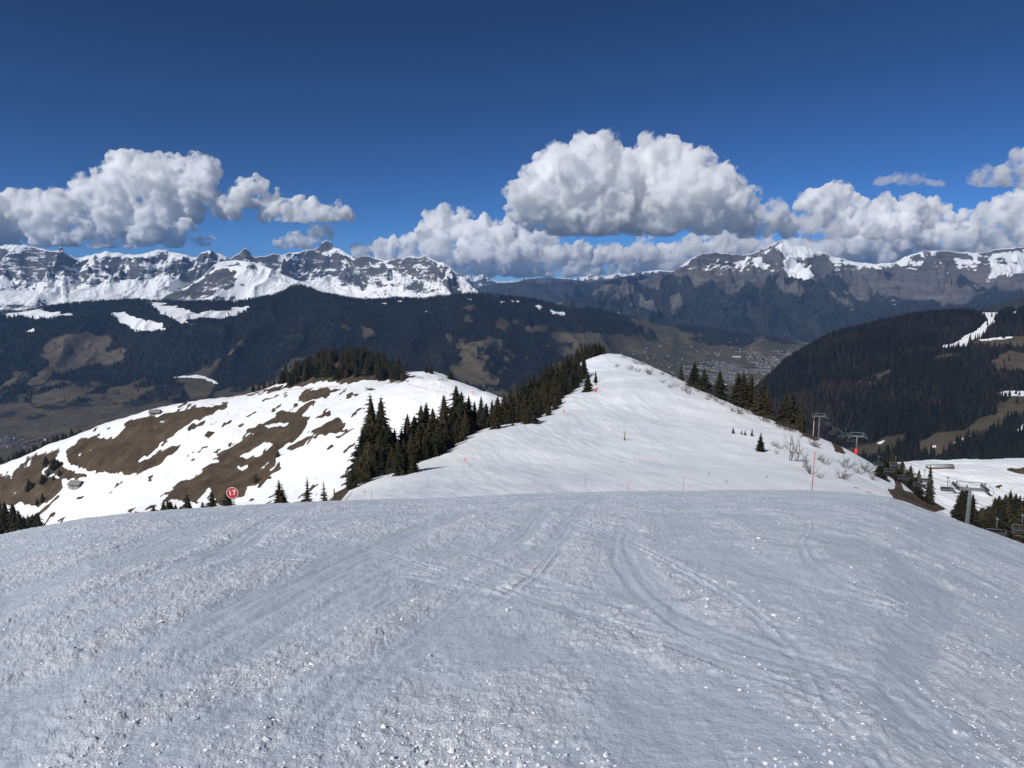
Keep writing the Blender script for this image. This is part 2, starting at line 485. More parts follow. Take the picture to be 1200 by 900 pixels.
# ski tracks on the near slope, photo coordinates -> lateral position as a function of distance
def on_near(u, v):
    a, _ = None, None
    lo, hi = 0.5, 45.0
    x, y, z = P(u, v, 1.0); az = math.atan2(x, y); h = math.hypot(x, y)
    for _ in range(40):
        mid = (lo + hi) / 2
        if z * mid < float(near_base(np.array(az), np.array(mid * h))): hi = mid
        else: lo = mid
    return x * lo, lo
TRACKS = [  # (points, half width, depth, smooth band half width)
    ([(728, 622), (720, 635), (721, 658), (736, 685), (763, 711), (800, 735), (850, 757), (915, 780), (1000, 806), (1150, 840)], 0.07, 0.030, 0.35),
    ([(735, 618), (733, 635), (736, 658), (752, 682), (780, 704), (820, 726), (872, 746), (935, 768), (1030, 795)], 0.07, 0.030, 0.3),
    ([(1085, 700), (1093, 718), (1080, 737), (1061, 760), (1046, 786), (1042, 809)], 0.08, 0.035, 0.25),
    ([(1100, 702), (1106, 722), (1092, 742), (1073, 764), (1060, 790)], 0.06, 0.025, 0.2),
    ([(440, 655), (398, 669), (334, 711), (249, 754), (160, 786), (71, 815), (-60, 850)], 0.10, 0.03, 0.85),
    ([(420, 648), (370, 672), (300, 705), (215, 745), (110, 782), (0, 815)], 0.08, 0.03, 0.5),
    ([(721, 688), (627, 711), (566, 741), (513, 771), (449, 802), (330, 850)], 0.0, 0.0, 0.75),
    ([(578, 632), (513, 647), (457, 670), (400, 700), (300, 760)], 0.10, 0.025, 0.6),
    ([(544, 598), (475, 628), (400, 673), (320, 700)], 0.08, 0.02, 0.5),
    ([(790, 600), (823, 643), (880, 660), (913, 673), (950, 690), (974, 722), (980, 760)], 0.0, 0.0, 0.8),
    ([(980, 625), (1023, 658), (1060, 675), (1078, 700)], 0.08, 0.02, 0.6),
    ([(1060, 640), (1091, 650), (1140, 669), (1200, 688), (1280, 715)], 0.08, 0.03, 0.5),
    ([(1091, 614), (1086, 622), (1079, 634)], 0.10, 0.04, 0.5),
    ([(250, 610), (180, 640), (60, 690), (-60, 730)], 0.08, 0.025, 0.8),
    ([(330, 605), (280, 640), (150, 690), (0, 745)], 0.06, 0.025, 0.4),
    ([(860, 600), (940, 625), (1010, 640), (1100, 672)], 0.07, 0.02, 0.6),
    ([(1000, 590), (1060, 612), (1130, 640), (1210, 665)], 0.07, 0.02, 0.7),
    ([(690, 590), (650, 640), (560, 690), (470, 760), (380, 860)], 0.05, 0.02, 0.25),
    ([(640, 600), (600, 640), (540, 668), (480, 690), (420, 730), (350, 790)], 0.05, 0.02, 0.3),
]
_r = random.Random(17)
for _k in range(12):                                   # thin crossing ski edges
    u0, u1 = _r.uniform(180, 1120), _r.uniform(0, 1200); bend = _r.uniform(-70, 70); va, vb = _r.uniform(592, 650), _r.uniform(720, 870)
    for off in (0, _r.uniform(9, 16)):
        TRACKS.append(([(u0 + (u1 - u0) * t + bend * math.sin(3.1 * t) + off * (.5 + t), va + (vb - va) * t) for t in (0, .2, .4, .6, .8, 1)], 0.045, 0.013, 0.05))
TR = []
for pts, w, d, b in TRACKS:
    q = np.array([on_near(*p) for p in pts]); q = q[np.argsort(q[:, 1])]
    yy_ = np.linspace(q[0, 1], q[-1, 1], 240); xx_ = np.interp(yy_, q[:, 1], q[:, 0]); kk = np.hanning(41); kk /= kk.sum()
    xx_ = np.convolve(np.concatenate([2 * xx_[0] - xx_[20:0:-1], xx_, 2 * xx_[-1] - xx_[-2:-22:-1]]), kk, 'valid'); q = np.stack([xx_, yy_], 1)
    TR.append((q, w, d, b))

def band_ruts(dx, ym, r):
    return .0035 * perlin(dx * 7 + 40, ym * .12, 12) + .003 * perlin(dx * 16 + 9, ym * .2, 14)
def foreground(x, y):
    """height detail, roughness of the skied snow"""
    r = np.hypot(x, y)
    wx, wy = x + 0.5 * perlin(x * .5, y * .5, 3), y + 0.8 * perlin(x * .4 + 7, y * .4, 5)
    rough = 0.60 + 0.70 * fbm(wx * 0.55 + 3, wy * 0.30, 5, 40) + 0.6 * fbm(x * 1.6, y * 0.9, 4, 60)
    h = 0.045 * fbm(x * .22, y * .16, 3, 80) + 0.012 * fbm(wx * 1.0, wy * .6, 3, 90)
    for q, w, d, b in TR:
        m = (y > q[0, 1] - 1.5) & (y < q[-1, 1] + 1.5)
        if not m.any(): continue
        ym = y[m]; xc = np.interp(ym, q[:, 1], q[:, 0])
        sl = np.interp(ym, (q[1:, 1] + q[:-1, 1]) / 2, np.diff(q[:, 0]) / np.maximum(np.diff(q[:, 1]), 1e-3))
        sl = np.clip(sl, -1.3, 1.3)
        en = sstep(q[0, 1] - 1.2, q[0, 1] + 0.6, ym) * (1 - sstep(q[-1, 1] - 0.6, q[-1, 1] + 1.2, ym))
        wob = 0.10 * perlin(ym * .35, ym * 0 + b * 31, 7)
        dd = np.abs(x[m] - xc + wob) / np.sqrt(1 + sl * sl)
        band = (1 - sstep(b * 0.55, b * 1.1, dd)) * en
        rut = band_ruts(x[m] - xc, ym, r[m])
        rough[m] = rough[m] * (1 - 0.36 * band) + min(1.0, b / .4) * 0.14 * en * np.exp(-((dd - b * 1.25) / (0.35 * b + 0.05)) ** 2)
        h[m] += min(1.0, b / .4) ** 2 * ((rut - 0.004) * band + en * 0.004 * np.exp(-((dd - b * 1.2) / (0.3 * b + 0.04)) ** 2))
        if d > 0:
            wv = w + r[m] * 0.0012; wv = wv * .55; d = d * .24
            h[m] -= d * en * np.exp(-(dd / wv) ** 2)
            h[m] += 0.35 * d * en * np.exp(-((dd - 2.0 * wv) / (0.8 * wv)) ** 2)
    rough = np.clip(rough, 0.05, 1.15)
    for sc_, amp, th, sd in ((0.24, 0.014, 0.86, 95), (0.13, 0.012, 0.70, 101), (0.07, 0.0085, 0.50, 131), (0.038, 0.0052, 0.18, 151)):
        f1, rn = cells(x / sc_ + 0.35 * perlin(x / sc_, y / sc_, 9), y / sc_, sd)
        on = sstep(th, th + 0.3, rn * 0.75 + rough * 0.55 - 0.1)
        h = h + .82 * amp * np.minimum(1 + r / 26, 2.2) * on * (0.4 + 0.9 * rn) * np.sqrt(np.clip(1 - (f1 / 0.62) ** 2, 0, 1)) * sstep(.05, .7, rough)
    h = h + 0.010 * (.4 + rough) * fbm(x * 5, y * 3.6, 4, 171) + 0.014 * fbm(x * 2.0, y * 1.6, 3, 176) + 0.008 * fbm(x * 3.4 + .8 * y, y * .5, 3, 178)
    # short scraped streaks
    h = h + 0.006 * np.clip(fbm(x * 3.0 - y * .6, y * .7, 3, 181), -.5, .5)
    return h, rough

def make_rows():
    r1 = 1 / np.linspace(1 / 0.35, 1 / 44.0, 520)
    r2 = np.geomspace(1.6, 44.0, 430)
    a = np.sort(np.concatenate([r1, r2]))
    b = np.linspace(44.6, 110, 90)
    c = np.geomspace(110.8, 470, 330)
    d = np.linspace(471, 850, 400)
    e = np.geomspace(856, 1100, 30)
    return np.concatenate([a, b, c, d, e])

ang = ring_cols(0.87, 1500, True, 45); rad = make_rows()
A_, B_ = np.meshgrid(ang, rad)
X, Y = np.sin(A_) * B_, np.cos(A_) * B_
Z0 = base_xy(X.ravel(), Y.ravel()).reshape(X.shape)
nf = int(np.searchsorted(rad, 64.0))
HF = np.zeros_like(Z0); RF = np.zeros_like(Z0) + 0.25
h, rg = foreground(X[:nf].ravel(), Y[:nf].ravel())
fade = 1 - sstep(48, 62, B_[:nf])
HF[:nf] = h.reshape(nf, -1) * fade; RF[:nf] = rg.reshape(nf, -1) * fade + 0.25 * (1 - fade)
RF[nf:] = .5 + .5 * fbm(X[nf:] * .12, Y[nf:] * .04, 4, 270)
# the further snow: gentle rolls, old tracks
mid = sstep(55, 90, B_)
lum = 0.95 * fbm(X * .022, Y * .022, 4, 210) + 0.26 * fbm(X * .09, Y * .05, 4, 220) + 0.05 * fbm(X * .35, Y * .16, 3, 230)
run_w = np.exp(-((X - np.interp(Y, [80, 130, 205, 330, 430], [0, 5, 20, 35, 55])) / (30 + 0 * Y)) ** 2)
lum += 0.22 * run_w * (np.abs(fbm(X * .30 + .1 * Y, Y * .06, 3, 240)) - 0.2)
Z = Z0 + HF + mid * lum * np.interp(B_, [60, 120, 500, 800], [0.6, 1.0, 2.6, 3.6])
U, V = proj(X, Y, Z)

# grass patches on the left hill (places picked from the photograph, kept as ground cover)
hill = (B_ > 440) & (X < 20)
_k = np.clip((B_ - 100) / 500, .35, 1.2)
U0_, V0_ = U, V
_f = B_ > 100
WU, WV = np.zeros_like(U), np.zeros_like(U)
xf, yf = X[_f], Y[_f]
WU[_f] = 8.0 * fbm(xf / 28, yf / 45, 4, 600) + 5.5 * fbm(xf / 7, yf / 11, 3, 610)
WV[_f] = 4.5 * fbm(xf / 28 + 9, yf / 45, 4, 620) + 3.6 * fbm(xf / 7, yf / 11 + 5, 3, 630)
U, V = U + WU * _k, V + WV * _k
g = np.zeros_like(Z) - .6
c4 = (3, 0, 380); c8 = (5, 260, 380)
GR = [PX(*c4, (230, 440), (290, 400), (380, 395), (430, 375), (440, 345), (560, 325), (680, 290), (800, 272), (800, 290), (700, 330), (610, 385), (560, 420), (520, 460), (450, 500), (390, 520), (310, 520), (240, 480)),
      PX(*c4, (90, 480), (150, 455), (215, 430), (215, 480), (245, 510), (310, 540), (230, 545), (160, 520), (110, 510)),
      PX(*c4, (-60, 570), (0, 535), (80, 490), (130, 520), (220, 550), (232, 590), (180, 610), (130, 640), (60, 630), (-60, 640)),
      PX(*c4, (60, 700), (150, 640), (215, 605), (210, 620), (140, 670), (80, 720)), PX(*c4, (85, 722), (110, 705), (150, 700), (180, 660), (205, 655), (150, 705), (190, 712)),
      PX(*c4, (195, 690), (248, 675), (215, 700)), PX(*c4, (400, 520), (470, 490), (560, 450), (640, 420), (620, 450), (560, 490), (470, 530)),
      PX(*c4, (620, 565), (740, 510), (770, 480), (750, 450), (830, 415), (890, 385), (860, 375), (920, 350), (985, 320), (1080, 325), (1075, 360), (1040, 390), (980, 440), (970, 480), (920, 530), (870, 570), (860, 600), (780, 640), (740, 570), (700, 630), (640, 620), (580, 600)),
      PX(*c8, (430, 460), (480, 395), (560, 380), (680, 375), (600, 420), (560, 430), (500, 450)), PX(*c8, (310, 520), (380, 510), (420, 520), (550, 440), (480, 520), (400, 570), (350, 580)),
      PX(*c8, (550, 550), (630, 480), (600, 540)), PX(*c8, (420, 600), (510, 540), (480, 600)), PX(*c8, (590, 590), (700, 545), (690, 570), (650, 600)),
      PX(*c8, (370, 475), (420, 470), (440, 495), (400, 490)), PX(*c8, (725, 462), (770, 430), (775, 440)), PX(*c8, (825, 388), (850, 370), (895, 366), (870, 380)),
      PX(*c4, (1080, 380), (1200, 330), (1210, 375), (1150, 400)), PX(*c4, (1000, 430), (1040, 410), (1110, 380), (1100, 400), (1030, 440)),
      PX(*c4, (860, 580), (900, 540), (990, 480), (980, 505), (920, 560)),
      PX(*c8, (130, 430), (250, 400), (400, 370), (560, 340), (700, 345), (820, 335), (1080, 335), (1085, 300), (1000, 300), (800, 300), (560, 310), (380, 340), (290, 370), (150, 415)),
      PX(*c8, (290, 330), (360, 240), (480, 190), (700, 150), (860, 130), (1000, 190), (1080, 290), (1000, 320), (800, 320), (560, 320), (380, 350)),
      PX(*c8, (1085, 290), (1110, 280), (1125, 318), (1095, 310))]
SN = [PX(*c4, (835, 470), (930, 425), (975, 420), (910, 465)), PX(*c4, (820, 490), (850, 500), (880, 488), (850, 522)), PX(*c4, (925, 350), (1020, 340), (1000, 360), (930, 362)),
      PX(*c4, (20, 530), (45, 525), (35, 540), (12, 540)), PX(*c4, (205, 455), (212, 450), (216, 490), (208, 490)), PX(*c4, (240, 490), (300, 512), (300, 518), (245, 505)),
      PX(*c4, (80, 485), (92, 480), (150, 522), (142, 526)), PX(*c8, (225, 370), (270, 320), (285, 325), (260, 365)), PX(*c4, (20, 590), (50, 582), (40, 605))]
gm = np.zeros_like(Z)
for p in GR: gm = np.maximum(gm, inside(U, V, p) & hill)
rs = random.Random(5)
for k in range(190):                                     # small thaw streaks along the fall line
    cu = rs.uniform(80, 430); cv = rs.uniform(455, 600)
    if cv > 610 - cu * .05 or cv < 480 - (cu - 100) * .10: continue
    L, W = rs.uniform(2, 12), rs.uniform(.5, 1.7)
    th = R(rs.uniform(28, 42)); ca, sa = math.cos(th), math.sin(th)
    du, dv = U - cu, V - cv
    gm = np.maximum(gm, ((((du * ca - dv * sa) / L) ** 2 + ((du * sa + dv * ca) / W) ** 2 < 1) & hill).astype(float))
for k in range(70):                                     # snow left in furrows of the bare ground
    cu = rs.uniform(20, 400); cv = rs.uniform(455, 600); L, W = rs.uniform(3, 12), rs.uniform(.4, 1.0); th = R(rs.uniform(22, 40)); ca, sa = math.cos(th), math.sin(th)
    if cu < 260 and cv < 575 and rs.random() < .6: continue
    du, dv = U - cu, V - cv
    gm = np.where(((((du * ca - dv * sa) / L) ** 2 + ((du * sa + dv * ca) / W) ** 2) < 1) & hill, 0, gm)
for p in SN: gm = np.where(inside(U, V, p) & hill, 0, gm)
gm = blur(gm.astype(float), 3)
gm = np.where(gm < .03, -.5, gm)
g = gm * 1.0
# bare banks: right edge of the ridge, bank under the right firs, left flank below the firs, valley floors
near2 = (B_ > 110) & (B_ < 460)
bk = np.zeros_like(Z)
for p in ([(930, 497), (950, 505), (962, 515), (955, 518), (940, 510)], [(972, 514), (984, 520), (992, 533), (978, 530)],
          [(1040, 572), (1065, 575), (1108, 588), (1114, 596), (1095, 600), (1066, 590), (1045, 584)], [(1048, 560), (1056, 560), (1060, 580), (1050, 578)],
          [(383, 590), (396, 572), (408, 560), (420, 545), (432, 548), (414, 566), (398, 590)]):
    bk = np.maximum(bk, inside(U, V, p) & near2)
g = np.maximum(g, np.where(bk > -1, blur(bk.astype(float), 5) - .12, 0))
p_ = PX(6.667, 1020, 520, (1055, 175), (1100, 172), (1250, 178), (1250, 225), (1180, 232), (1100, 225), (1070, 210))
g = np.maximum(g, blur((inside(U, V, p_) & (B_ > 380)).astype(float), 2) - .1)
for p in (PX(6.667, 1020, 520, (975, 342), (1010, 328), (1035, 345), (1000, 355)), PX(6.667, 1020, 520, (1090, 322), (1160, 325), (1150, 332)), PX(6.667, 1020, 520, (900, 272), (915, 270), (912, 278))):
    g = np.maximum(g, blur((inside(U, V, p) & (B_ > 380)).astype(float), 1) - .1)
trod_shade = np.clip(1 - sstep(46, 75, B_), 0, 1) * 1.0 + np.clip(.45 + .9 * fbm(X * .05 + Y * .012, Y * .02, 5, 260) + .8 * fbm(X * .5 + Y * .1, Y * .05, 3, 265), 0, 1) * .8 * np.clip(run_w * 1.5, 0, 1) * sstep(70, 100, B_) * (B_ < 470)  # skied snow, plus patches painting the run's soft blue-grey shading
U, V = U0_, V0_
ground = sheet('ground', ang, rad, Z, M['ground'], dict(grass=g, rough=np.clip(RF, .45, 1.1), loose=RF, trodden_shade=np.clip(trod_shade, 0, 1)), X, Y)

def gz(x, y):
    """ground height under a point, from the near sheet"""
    a = math.atan2(x, y); r = math.hypot(x, y)
    j = int(np.clip(np.searchsorted(ang, a) - 1, 0, len(ang) - 2)); i = int(np.clip(np.searchsorted(rad, r) - 1, 0, len(rad) - 2))
    fa = (a - ang[j]) / (ang[j + 1] - ang[j]); fr = min(1, (r - rad[i]) / (rad[i + 1] - rad[i]))
    return float((Z[i, j] * (1 - fa) + Z[i, j + 1] * fa) * (1 - fr) + (Z[i + 1, j] * (1 - fa) + Z[i + 1, j + 1] * fa) * fr)
def gu(u, d, v=520):
    x = P(u, v, d)[0]; return (x, d, gz(x, d))
def hit(u, v, d0=45.0, d1=1000.0):
    """first place at least d0 away where the sight line meets the near ground"""
    x, y, z = P(u, v, 1.0); d = d0; pd = d0
    while d < d1:
        if z * d < gz(x * d, d):
            lo, hi = pd, d
            for _ in range(18):
                m = (lo + hi) / 2
                if z * m < gz(x * m, m): hi = m
                else: lo = m
            return (x * hi, hi, gz(x * hi, hi))
        pd = d; d *= 1.006
    return None

def hit_near(u, v, d0=45.0):
    for k in range(14):
        p = hit(u, v + k * .8, d0, 470 if d0 < 400 else 1000)
        if p: return p
# loose crumbs and clods of snow lying on the near slope
def ico():
    t = (1 + 5 ** .5) / 2
    v = np.array([(-1, t, 0), (1, t, 0), (-1, -t, 0), (1, -t, 0), (0, -1, t), (0, 1, t), (0, -1, -t), (0, 1, -t), (t, 0, -1), (t, 0, 1), (-t, 0, -1), (-t, 0, 1)], float)
    f = [(0, 11, 5), (0, 5, 1), (0, 1, 7), (0, 7, 10), (0, 10, 11), (1, 5, 9), (5, 11, 4), (11, 10, 2), (10, 7, 6), (7, 1, 8), (3, 9, 4), (3, 4, 2), (3, 2, 6), (3, 6, 8), (3, 8, 9), (4, 9, 5), (2, 4, 11), (6, 2, 10), (8, 6, 7), (9, 8, 1)]
    v /= np.linalg.norm(v[0])
    return v, np.array(f)
def subdiv(v, f):
    v = list(map(tuple, v)); c = {}; nf_ = []
    def mid_(a, b):
        k = (min(a, b), max(a, b))
        if k not in c:
            m = np.array(v[a]) + np.array(v[b]); m /= np.linalg.norm(m); c[k] = len(v); v.append(tuple(m))
        return c[k]
    for a, b, d in f:
        x, y, z = mid_(a, b), mid_(b, d), mid_(d, a)
        nf_ += [(a, x, z), (b, y, x), (d, z, y), (x, y, z)]
    return np.array(v), np.array(nf_)
IV0, IF0 = ico(); IV, IF = subdiv(*ico())
def chunks():
    n = 22000
    r = 1 / RNG.uniform(1 / 30.0, 1 / 1.9, n * 3); r2 = RNG.uniform(2, 34, n * 3); r = np.where(RNG.random(n * 3) < .5, r, r2)
    a = np.arctan(RNG.uniform(-.86, .86, n * 3))
    x, y = np.sin(a) * r, np.cos(a) * r
    _, rg = foreground(x, y)
    pile = fbm(x * .8, y * .5, 3, 300)
    keep = RNG.random(n * 3) < np.clip((rg - .35) * .9 + pile * .8, 0.02, 1) ** 1.4
    x, y = x[keep][:n], y[keep][:n]
    V_, F_ = [], []
    var = []
    for k in range(14):
        w = IV0 * (1 + .30 * RNG.standard_normal((len(IV0), 1))) * RNG.uniform(.6, 1.25, (1, 3)); w[:, 2] *= .7; var.append(w)
    lst = []
    for i in range(len(x)):
        s = 0.004 + 0.008 * RNG.random() ** 2 + (0.020 * RNG.random() if RNG.random() < .03 else 0)
        th = RNG.uniform(0, 6.28); c, s_ = math.cos(th), math.sin(th)
        w = var[i % 14] * s
        w = np.stack([w[:, 0] * c - w[:, 1] * s_, w[:, 0] * s_ + w[:, 1] * c, w[:, 2]], 1)
        lst.append(w + np.array([x[i], y[i], gz(x[i], y[i]) + s * .25]))
    n = len(lst)
    f = (IF0[None] + (np.arange(n) * len(IV0))[:, None, None]).reshape(-1, 3)
    return np.concatenate(lst), f
cv_, cf_ = chunks()
o = link('snow_chunks', np_mesh('snow_chunks', cv_, cf_, False), M['chunk'])
tag(o, 'loose crumbs and clods of snow scattered on the skied slope', 'snow', kind='stuff')

# ================================================================== VALLEY AND WOODED HILLS
VT = []
def vp(*pts): VT.extend(P(*p) for p in pts)
FLOOR = -730.0
for u, d in ((-200, 3800), (0, 3700), (120, 3750), (-300, 2500), (0, 2600), (300, 2600), (300, 3900), (450, 4200), (600, 4500), (700, 5200), (780, 6000), (880, 7200), (940, 8800),
             (980, 10500), (1100, 9500), (1000, 4800), (1000, 6500), (1200, 6500), (850, 4500), (700, 3200), (500, 2600), (900, 3400), (1400, 7000), (1300, 11500), (900, 11800), (800, 5000), (850, 3800), (900, 4300), (820, 5700), (940, 5200), (880, 5900), (760, 4200)):
    VT.append((P(u, 480, d)[0], d, FLOOR + 18 * math.sin(u * .03)))
vp((-200, 380, 5600), (0, 455, 4350), (0, 405, 4950), (0, 366, 5600), (100, 450, 4450), (100, 400, 5050), (100, 356, 5700), (200, 440, 4550), (200, 400, 5050), (200, 356, 5900), (300, 440, 4600), (300, 395, 5150),
   (300, 348, 6000), (345, 335, 6500), (400, 430, 4650), (400, 390, 5250), (400, 349, 6150), (470, 352, 6250), (550, 425, 4800), (550, 390, 5500), (555, 346, 6500), (600, 350, 6700),
   (650, 415, 5600), (650, 385, 6200), (650, 357, 6900), (700, 363, 7200), (750, 400, 6900), (750, 373, 7600), (800, 405, 7300), (800, 381, 8000), (850, 389, 8600), (900, 395, 9100), (950, 399, 9700))
for u, v, d in ((-200, 380, 5600), (0, 366, 5600), (100, 356, 5700), (200, 356, 5900), (300, 348, 6000), (345, 335, 6500), (400, 349, 6150), (470, 352, 6250), (555, 346, 6500), (650, 357, 6900), (750, 373, 7600), (850, 389, 8600)):
    x, y, z = P(u, v, d); VT.append((x * 1.06, y + 450, z - 170)); VT.append((x * 1.12, y + 1300, z - 380))
# right hill
vp((905, 474, 2200), (918, 458, 2300), (938, 435, 2420), (965, 412, 2520), (1002, 393, 2620), (1050, 378, 2700), (1100, 369, 2740), (1140, 366, 2740), (1200, 367, 2700), (1300, 371, 2700),
   (1000, 520, 1500), (1100, 532, 1300), (1200, 532, 1280), (1300, 535, 1280), (1000, 460, 1950), (1100, 455, 1850), (1100, 410, 2280), (1200, 410, 2250), (1200, 460, 1800), (950, 470, 1950), (960, 505, 1650), (1300, 410, 2250))
for u, v, d in ((905, 474, 2200), (938, 435, 2420), (965, 412, 2520), (1002, 393, 2620), (1050, 378, 2700), (1100, 369, 2740), (1200, 367, 2700), (1300, 371, 2700)):
    x, y, z = P(u, v, d); VT.append((x - 40, y + 350, z - 130)); VT.append((x - 60, y + 900, z - 380))
for u, d in ((880, 1900), (900, 1500), (1000, 1050), (1200, 950), (1350, 950), (800, 2300)): VT.append((P(u, 480, d)[0], d, -430))
vtps = TPS(VT, 1500.0, 0.0005)
vang = ring_cols(1.0, 1150); vrad = np.concatenate([np.linspace(860, 3000, 330), np.linspace(3010, 7200, 420), np.geomspace(7220, 13500, 110)])
VA, VB = np.meshgrid(vang, vrad); VX, VY = np.sin(VA) * VB, np.cos(VA) * VB
VZ0 = vtps(VX, VY)
fl = sstep(25, 130, VZ0 - FLOOR)
def CREST_C(x, y):
    return np.interp(x / y, [P(u, 350, 1)[0] for u in (-200, 0, 100, 200, 300, 345, 400, 470, 555, 650, 750, 850)], [-303, -209, -144, -149, -94, 0, -103, -128, -86, -182, -347, -558])
VZ0 = np.maximum(VZ0, FLOOR - 30)
VZ = VZ0 + fl * ((34 * fbm(VX / 900, VY / 900, 5, 400) - 30 * (1 - ridged(VX / 700, VY / 1100, 4, 410)) + 18) * np.interp(VB, [900, 3000, 5000], [.6, .75, 1.0]) + sstep(3200, 4200, VB) * 150 * sstep(60, 260, VZ0 - FLOOR) * sstep(0, 140, CREST_C(VX, VY) - VZ0) * (ridged(VX / 620 + .4 * fbm(VX / 900, VY / 900, 3, 425), VY / 2600, 4, 420) - .45))
UV_, VV_ = proj(VX, VY, VZ)
_k = np.interp(VB, [900, 3000, 6000], [.55, .6, 1.1])
UV_ = UV_ + _k * (11 * fbm(VX / 240, VY / 380, 4, 640) + 7 * fbm(VX / 60, VY / 90, 3, 650))
VV_ = VV_ + _k * (6 * fbm(VX / 240 + 5, VY / 380, 4, 660) + 4 * fbm(VX / 60, VY / 90 + 3, 3, 670))
hillD = (VY < 3150) & (VX > 250); farC = (VB > 3000) & ~hillD
def vmask(polys, reg, n=1):
    m = np.zeros_like(VZ)
    for p in polys: m = np.maximum(m, inside(UV_, VV_, p) & reg)
    return blur(m.astype(float), n)
c1 = (3, 0, 140); c2 = (3, 400, 140); c3 = (3, 800, 140); c7 = (3.75, 900, 400)
MEADOW_C = [PX(*c2, (525, 720), (560, 705), (635, 703), (580, 742)), PX(*c2, (640, 730), (690, 722), (725, 740), (680, 752)),
    PX(*c2, (720, 770), (760, 740), (830, 750), (900, 755), (980, 760), (1060, 790), (1040, 820), (960, 830), (920, 800), (830, 790), (760, 785)),
    PX(*c2, (1000, 700), (1060, 695), (1130, 720), (1200, 735), (1200, 760), (1090, 735), (1030, 715)), PX(*c2, (480, 825), (520, 830), (500, 845)), PX(*c2, (545, 825), (590, 845), (570, 855)),
    PX(*c2, (0, 735), (25, 720), (20, 750)), [(526, 428), (560, 432), (590, 441), (584, 452), (530, 445)], [(640, 430), (740, 395), (800, 400), (860, 405), (950, 402), (960, 460), (850, 470), (700, 470)],
    PX(*c4, (640, 190), (700, 185), (780, 205), (720, 260), (665, 270), (650, 220)), PX(*c4, (800, 105), (830, 75), (820, 112)), PX(*c2, (460, 650), (466, 615), (462, 710), (448, 712)), PX(*c2, (430, 655), (466, 650), (460, 680)),
    PX(*c4, (-400, 335), (100, 330), (200, 340), (300, 320), (430, 325), (250, 390), (0, 480), (-400, 480)), PX(*c2, (370, 700), (390, 780), (375, 790))]
ROCK_C = [PX(*c4, (100, 210), (150, 150), (170, 60), (230, 40), (300, 30), (350, 50), (380, 20), (370, 90), (440, 80), (450, 130), (400, 150), (330, 140), (260, 160), (200, 170), (130, 215)),
    PX(*c2, (60, 715), (100, 730), (130, 760), (80, 772)), PX(*c2, (500, 755), (560, 780), (520, 800)), PX(*c2, (700, 790), (740, 800), (720, 806)), PX(*c2, (560, 860), (580, 885), (550, 880))]
SNOW_C = [PX(*c1, (80, 665), (180, 670), (280, 685), (170, 700), (85, 695)), PX(*c1, (380, 690), (430, 680), (520, 700), (580, 740), (500, 750), (430, 720)),
    PX(*c1, (520, 640), (600, 655), (700, 685), (870, 655), (850, 680), (740, 700), (650, 700), (680, 735), (620, 710), (560, 665)), PX(*c1, (-60, 620), (60, 640), (110, 690), (-60, 690)), PX(*c1, (90, 740), (120, 735), (100, 755)),
    PX(*c2, (457, 612), (465, 612), (464, 632), (457, 632)), PX(*c2, (525, 622), (545, 622), (540, 632), (528, 630)), PX(*c2, (560, 632), (580, 632), (576, 640), (562, 638)), PX(*c2, (600, 634), (622, 634), (618, 644), (604, 642)),
    PX(*c2, (665, 650), (690, 650), (708, 660), (706, 672), (690, 662)), PX(*c2, (728, 670), (760, 674), (792, 684), (780, 690), (740, 682)), PX(*c2, (795, 680), (812, 682), (806, 688)),
    PX(*c2, (140, 645), (160, 640), (155, 655)), PX(*c2, (195, 640), (215, 645), (205, 652)), PX(*c2, (80, 645), (100, 645), (95, 655)), PX(*c2, (300, 680), (320, 685), (312, 692)), PX(*c4, (625, 182), (690, 183), (780, 205), (770, 210), (690, 192), (630, 190))]
MEADOW_D = [PX(*c3, (1000, 795), (1050, 780), (1150, 765), (1200, 760), (1260, 765), (1260, 795), (1130, 800), (1060, 800)), PX(*c3, (870, 840), (920, 825), (970, 825), (950, 835)),
    PX(*c7, (450, 450), (520, 415), (600, 405), (590, 430), (540, 480), (460, 490)), PX(*c7, (640, 450), (740, 400), (860, 395), (920, 350), (960, 320), (1000, 320), (1010, 270), (1080, 245), (1200, 245), (1200, 340), (1050, 340), (1000, 400), (940, 430), (880, 430), (820, 455), (740, 495), (680, 480)),
    PX(*c7, (960, 205), (1010, 215), (1000, 240), (965, 225)), PX(*c7, (720, 80), (790, 52), (850, 50), (790, 75)), PX(*c7, (380, 460), (450, 440), (460, 520), (330, 470))]
ROCK_D = [PX(*c7, (370, 190), (430, 150), (520, 125), (560, 130), (520, 170), (460, 210), (400, 200)), PX(*c7, (600, 150), (640, 140), (650, 180), (625, 175)), PX(*c3, (1080, 850), (1150, 815), (1260, 830), (1260, 900), (1100, 890))]
SNOW_D = [PX(*c3, (985, 672), (1050, 664), (1160, 668), (1125, 680), (1105, 692), (1100, 715), (1075, 742), (1045, 772), (1000, 792), (920, 807), (875, 806), (955, 785), (1015, 755), (1055, 730), (1080, 700), (1060, 687), (1010, 678)),
    PX(*c7, (1005, 228), (1060, 218), (1200, 222), (1200, 248), (1030, 248)), PX(*c7, (795, 450), (870, 415), (895, 415), (835, 452)), PX(*c7, (1065, 405), (1110, 362), (1200, 340), (1200, 360), (1085, 408)), PX(*c7, (465, 445), (520, 428), (500, 450)),
    PX(*c7, (715, 455), (745, 450), (740, 465), (720, 465)), PX(*c3, (1165, 665), (1182, 668), (1178, 690), (1168, 686)), PX(*c3, (1040, 778), (1160, 762), (1160, 768), (1045, 784))]
meadow = np.maximum(vmask(MEADOW_C, farC, 4), vmask(MEADOW_D, hillD, 4))
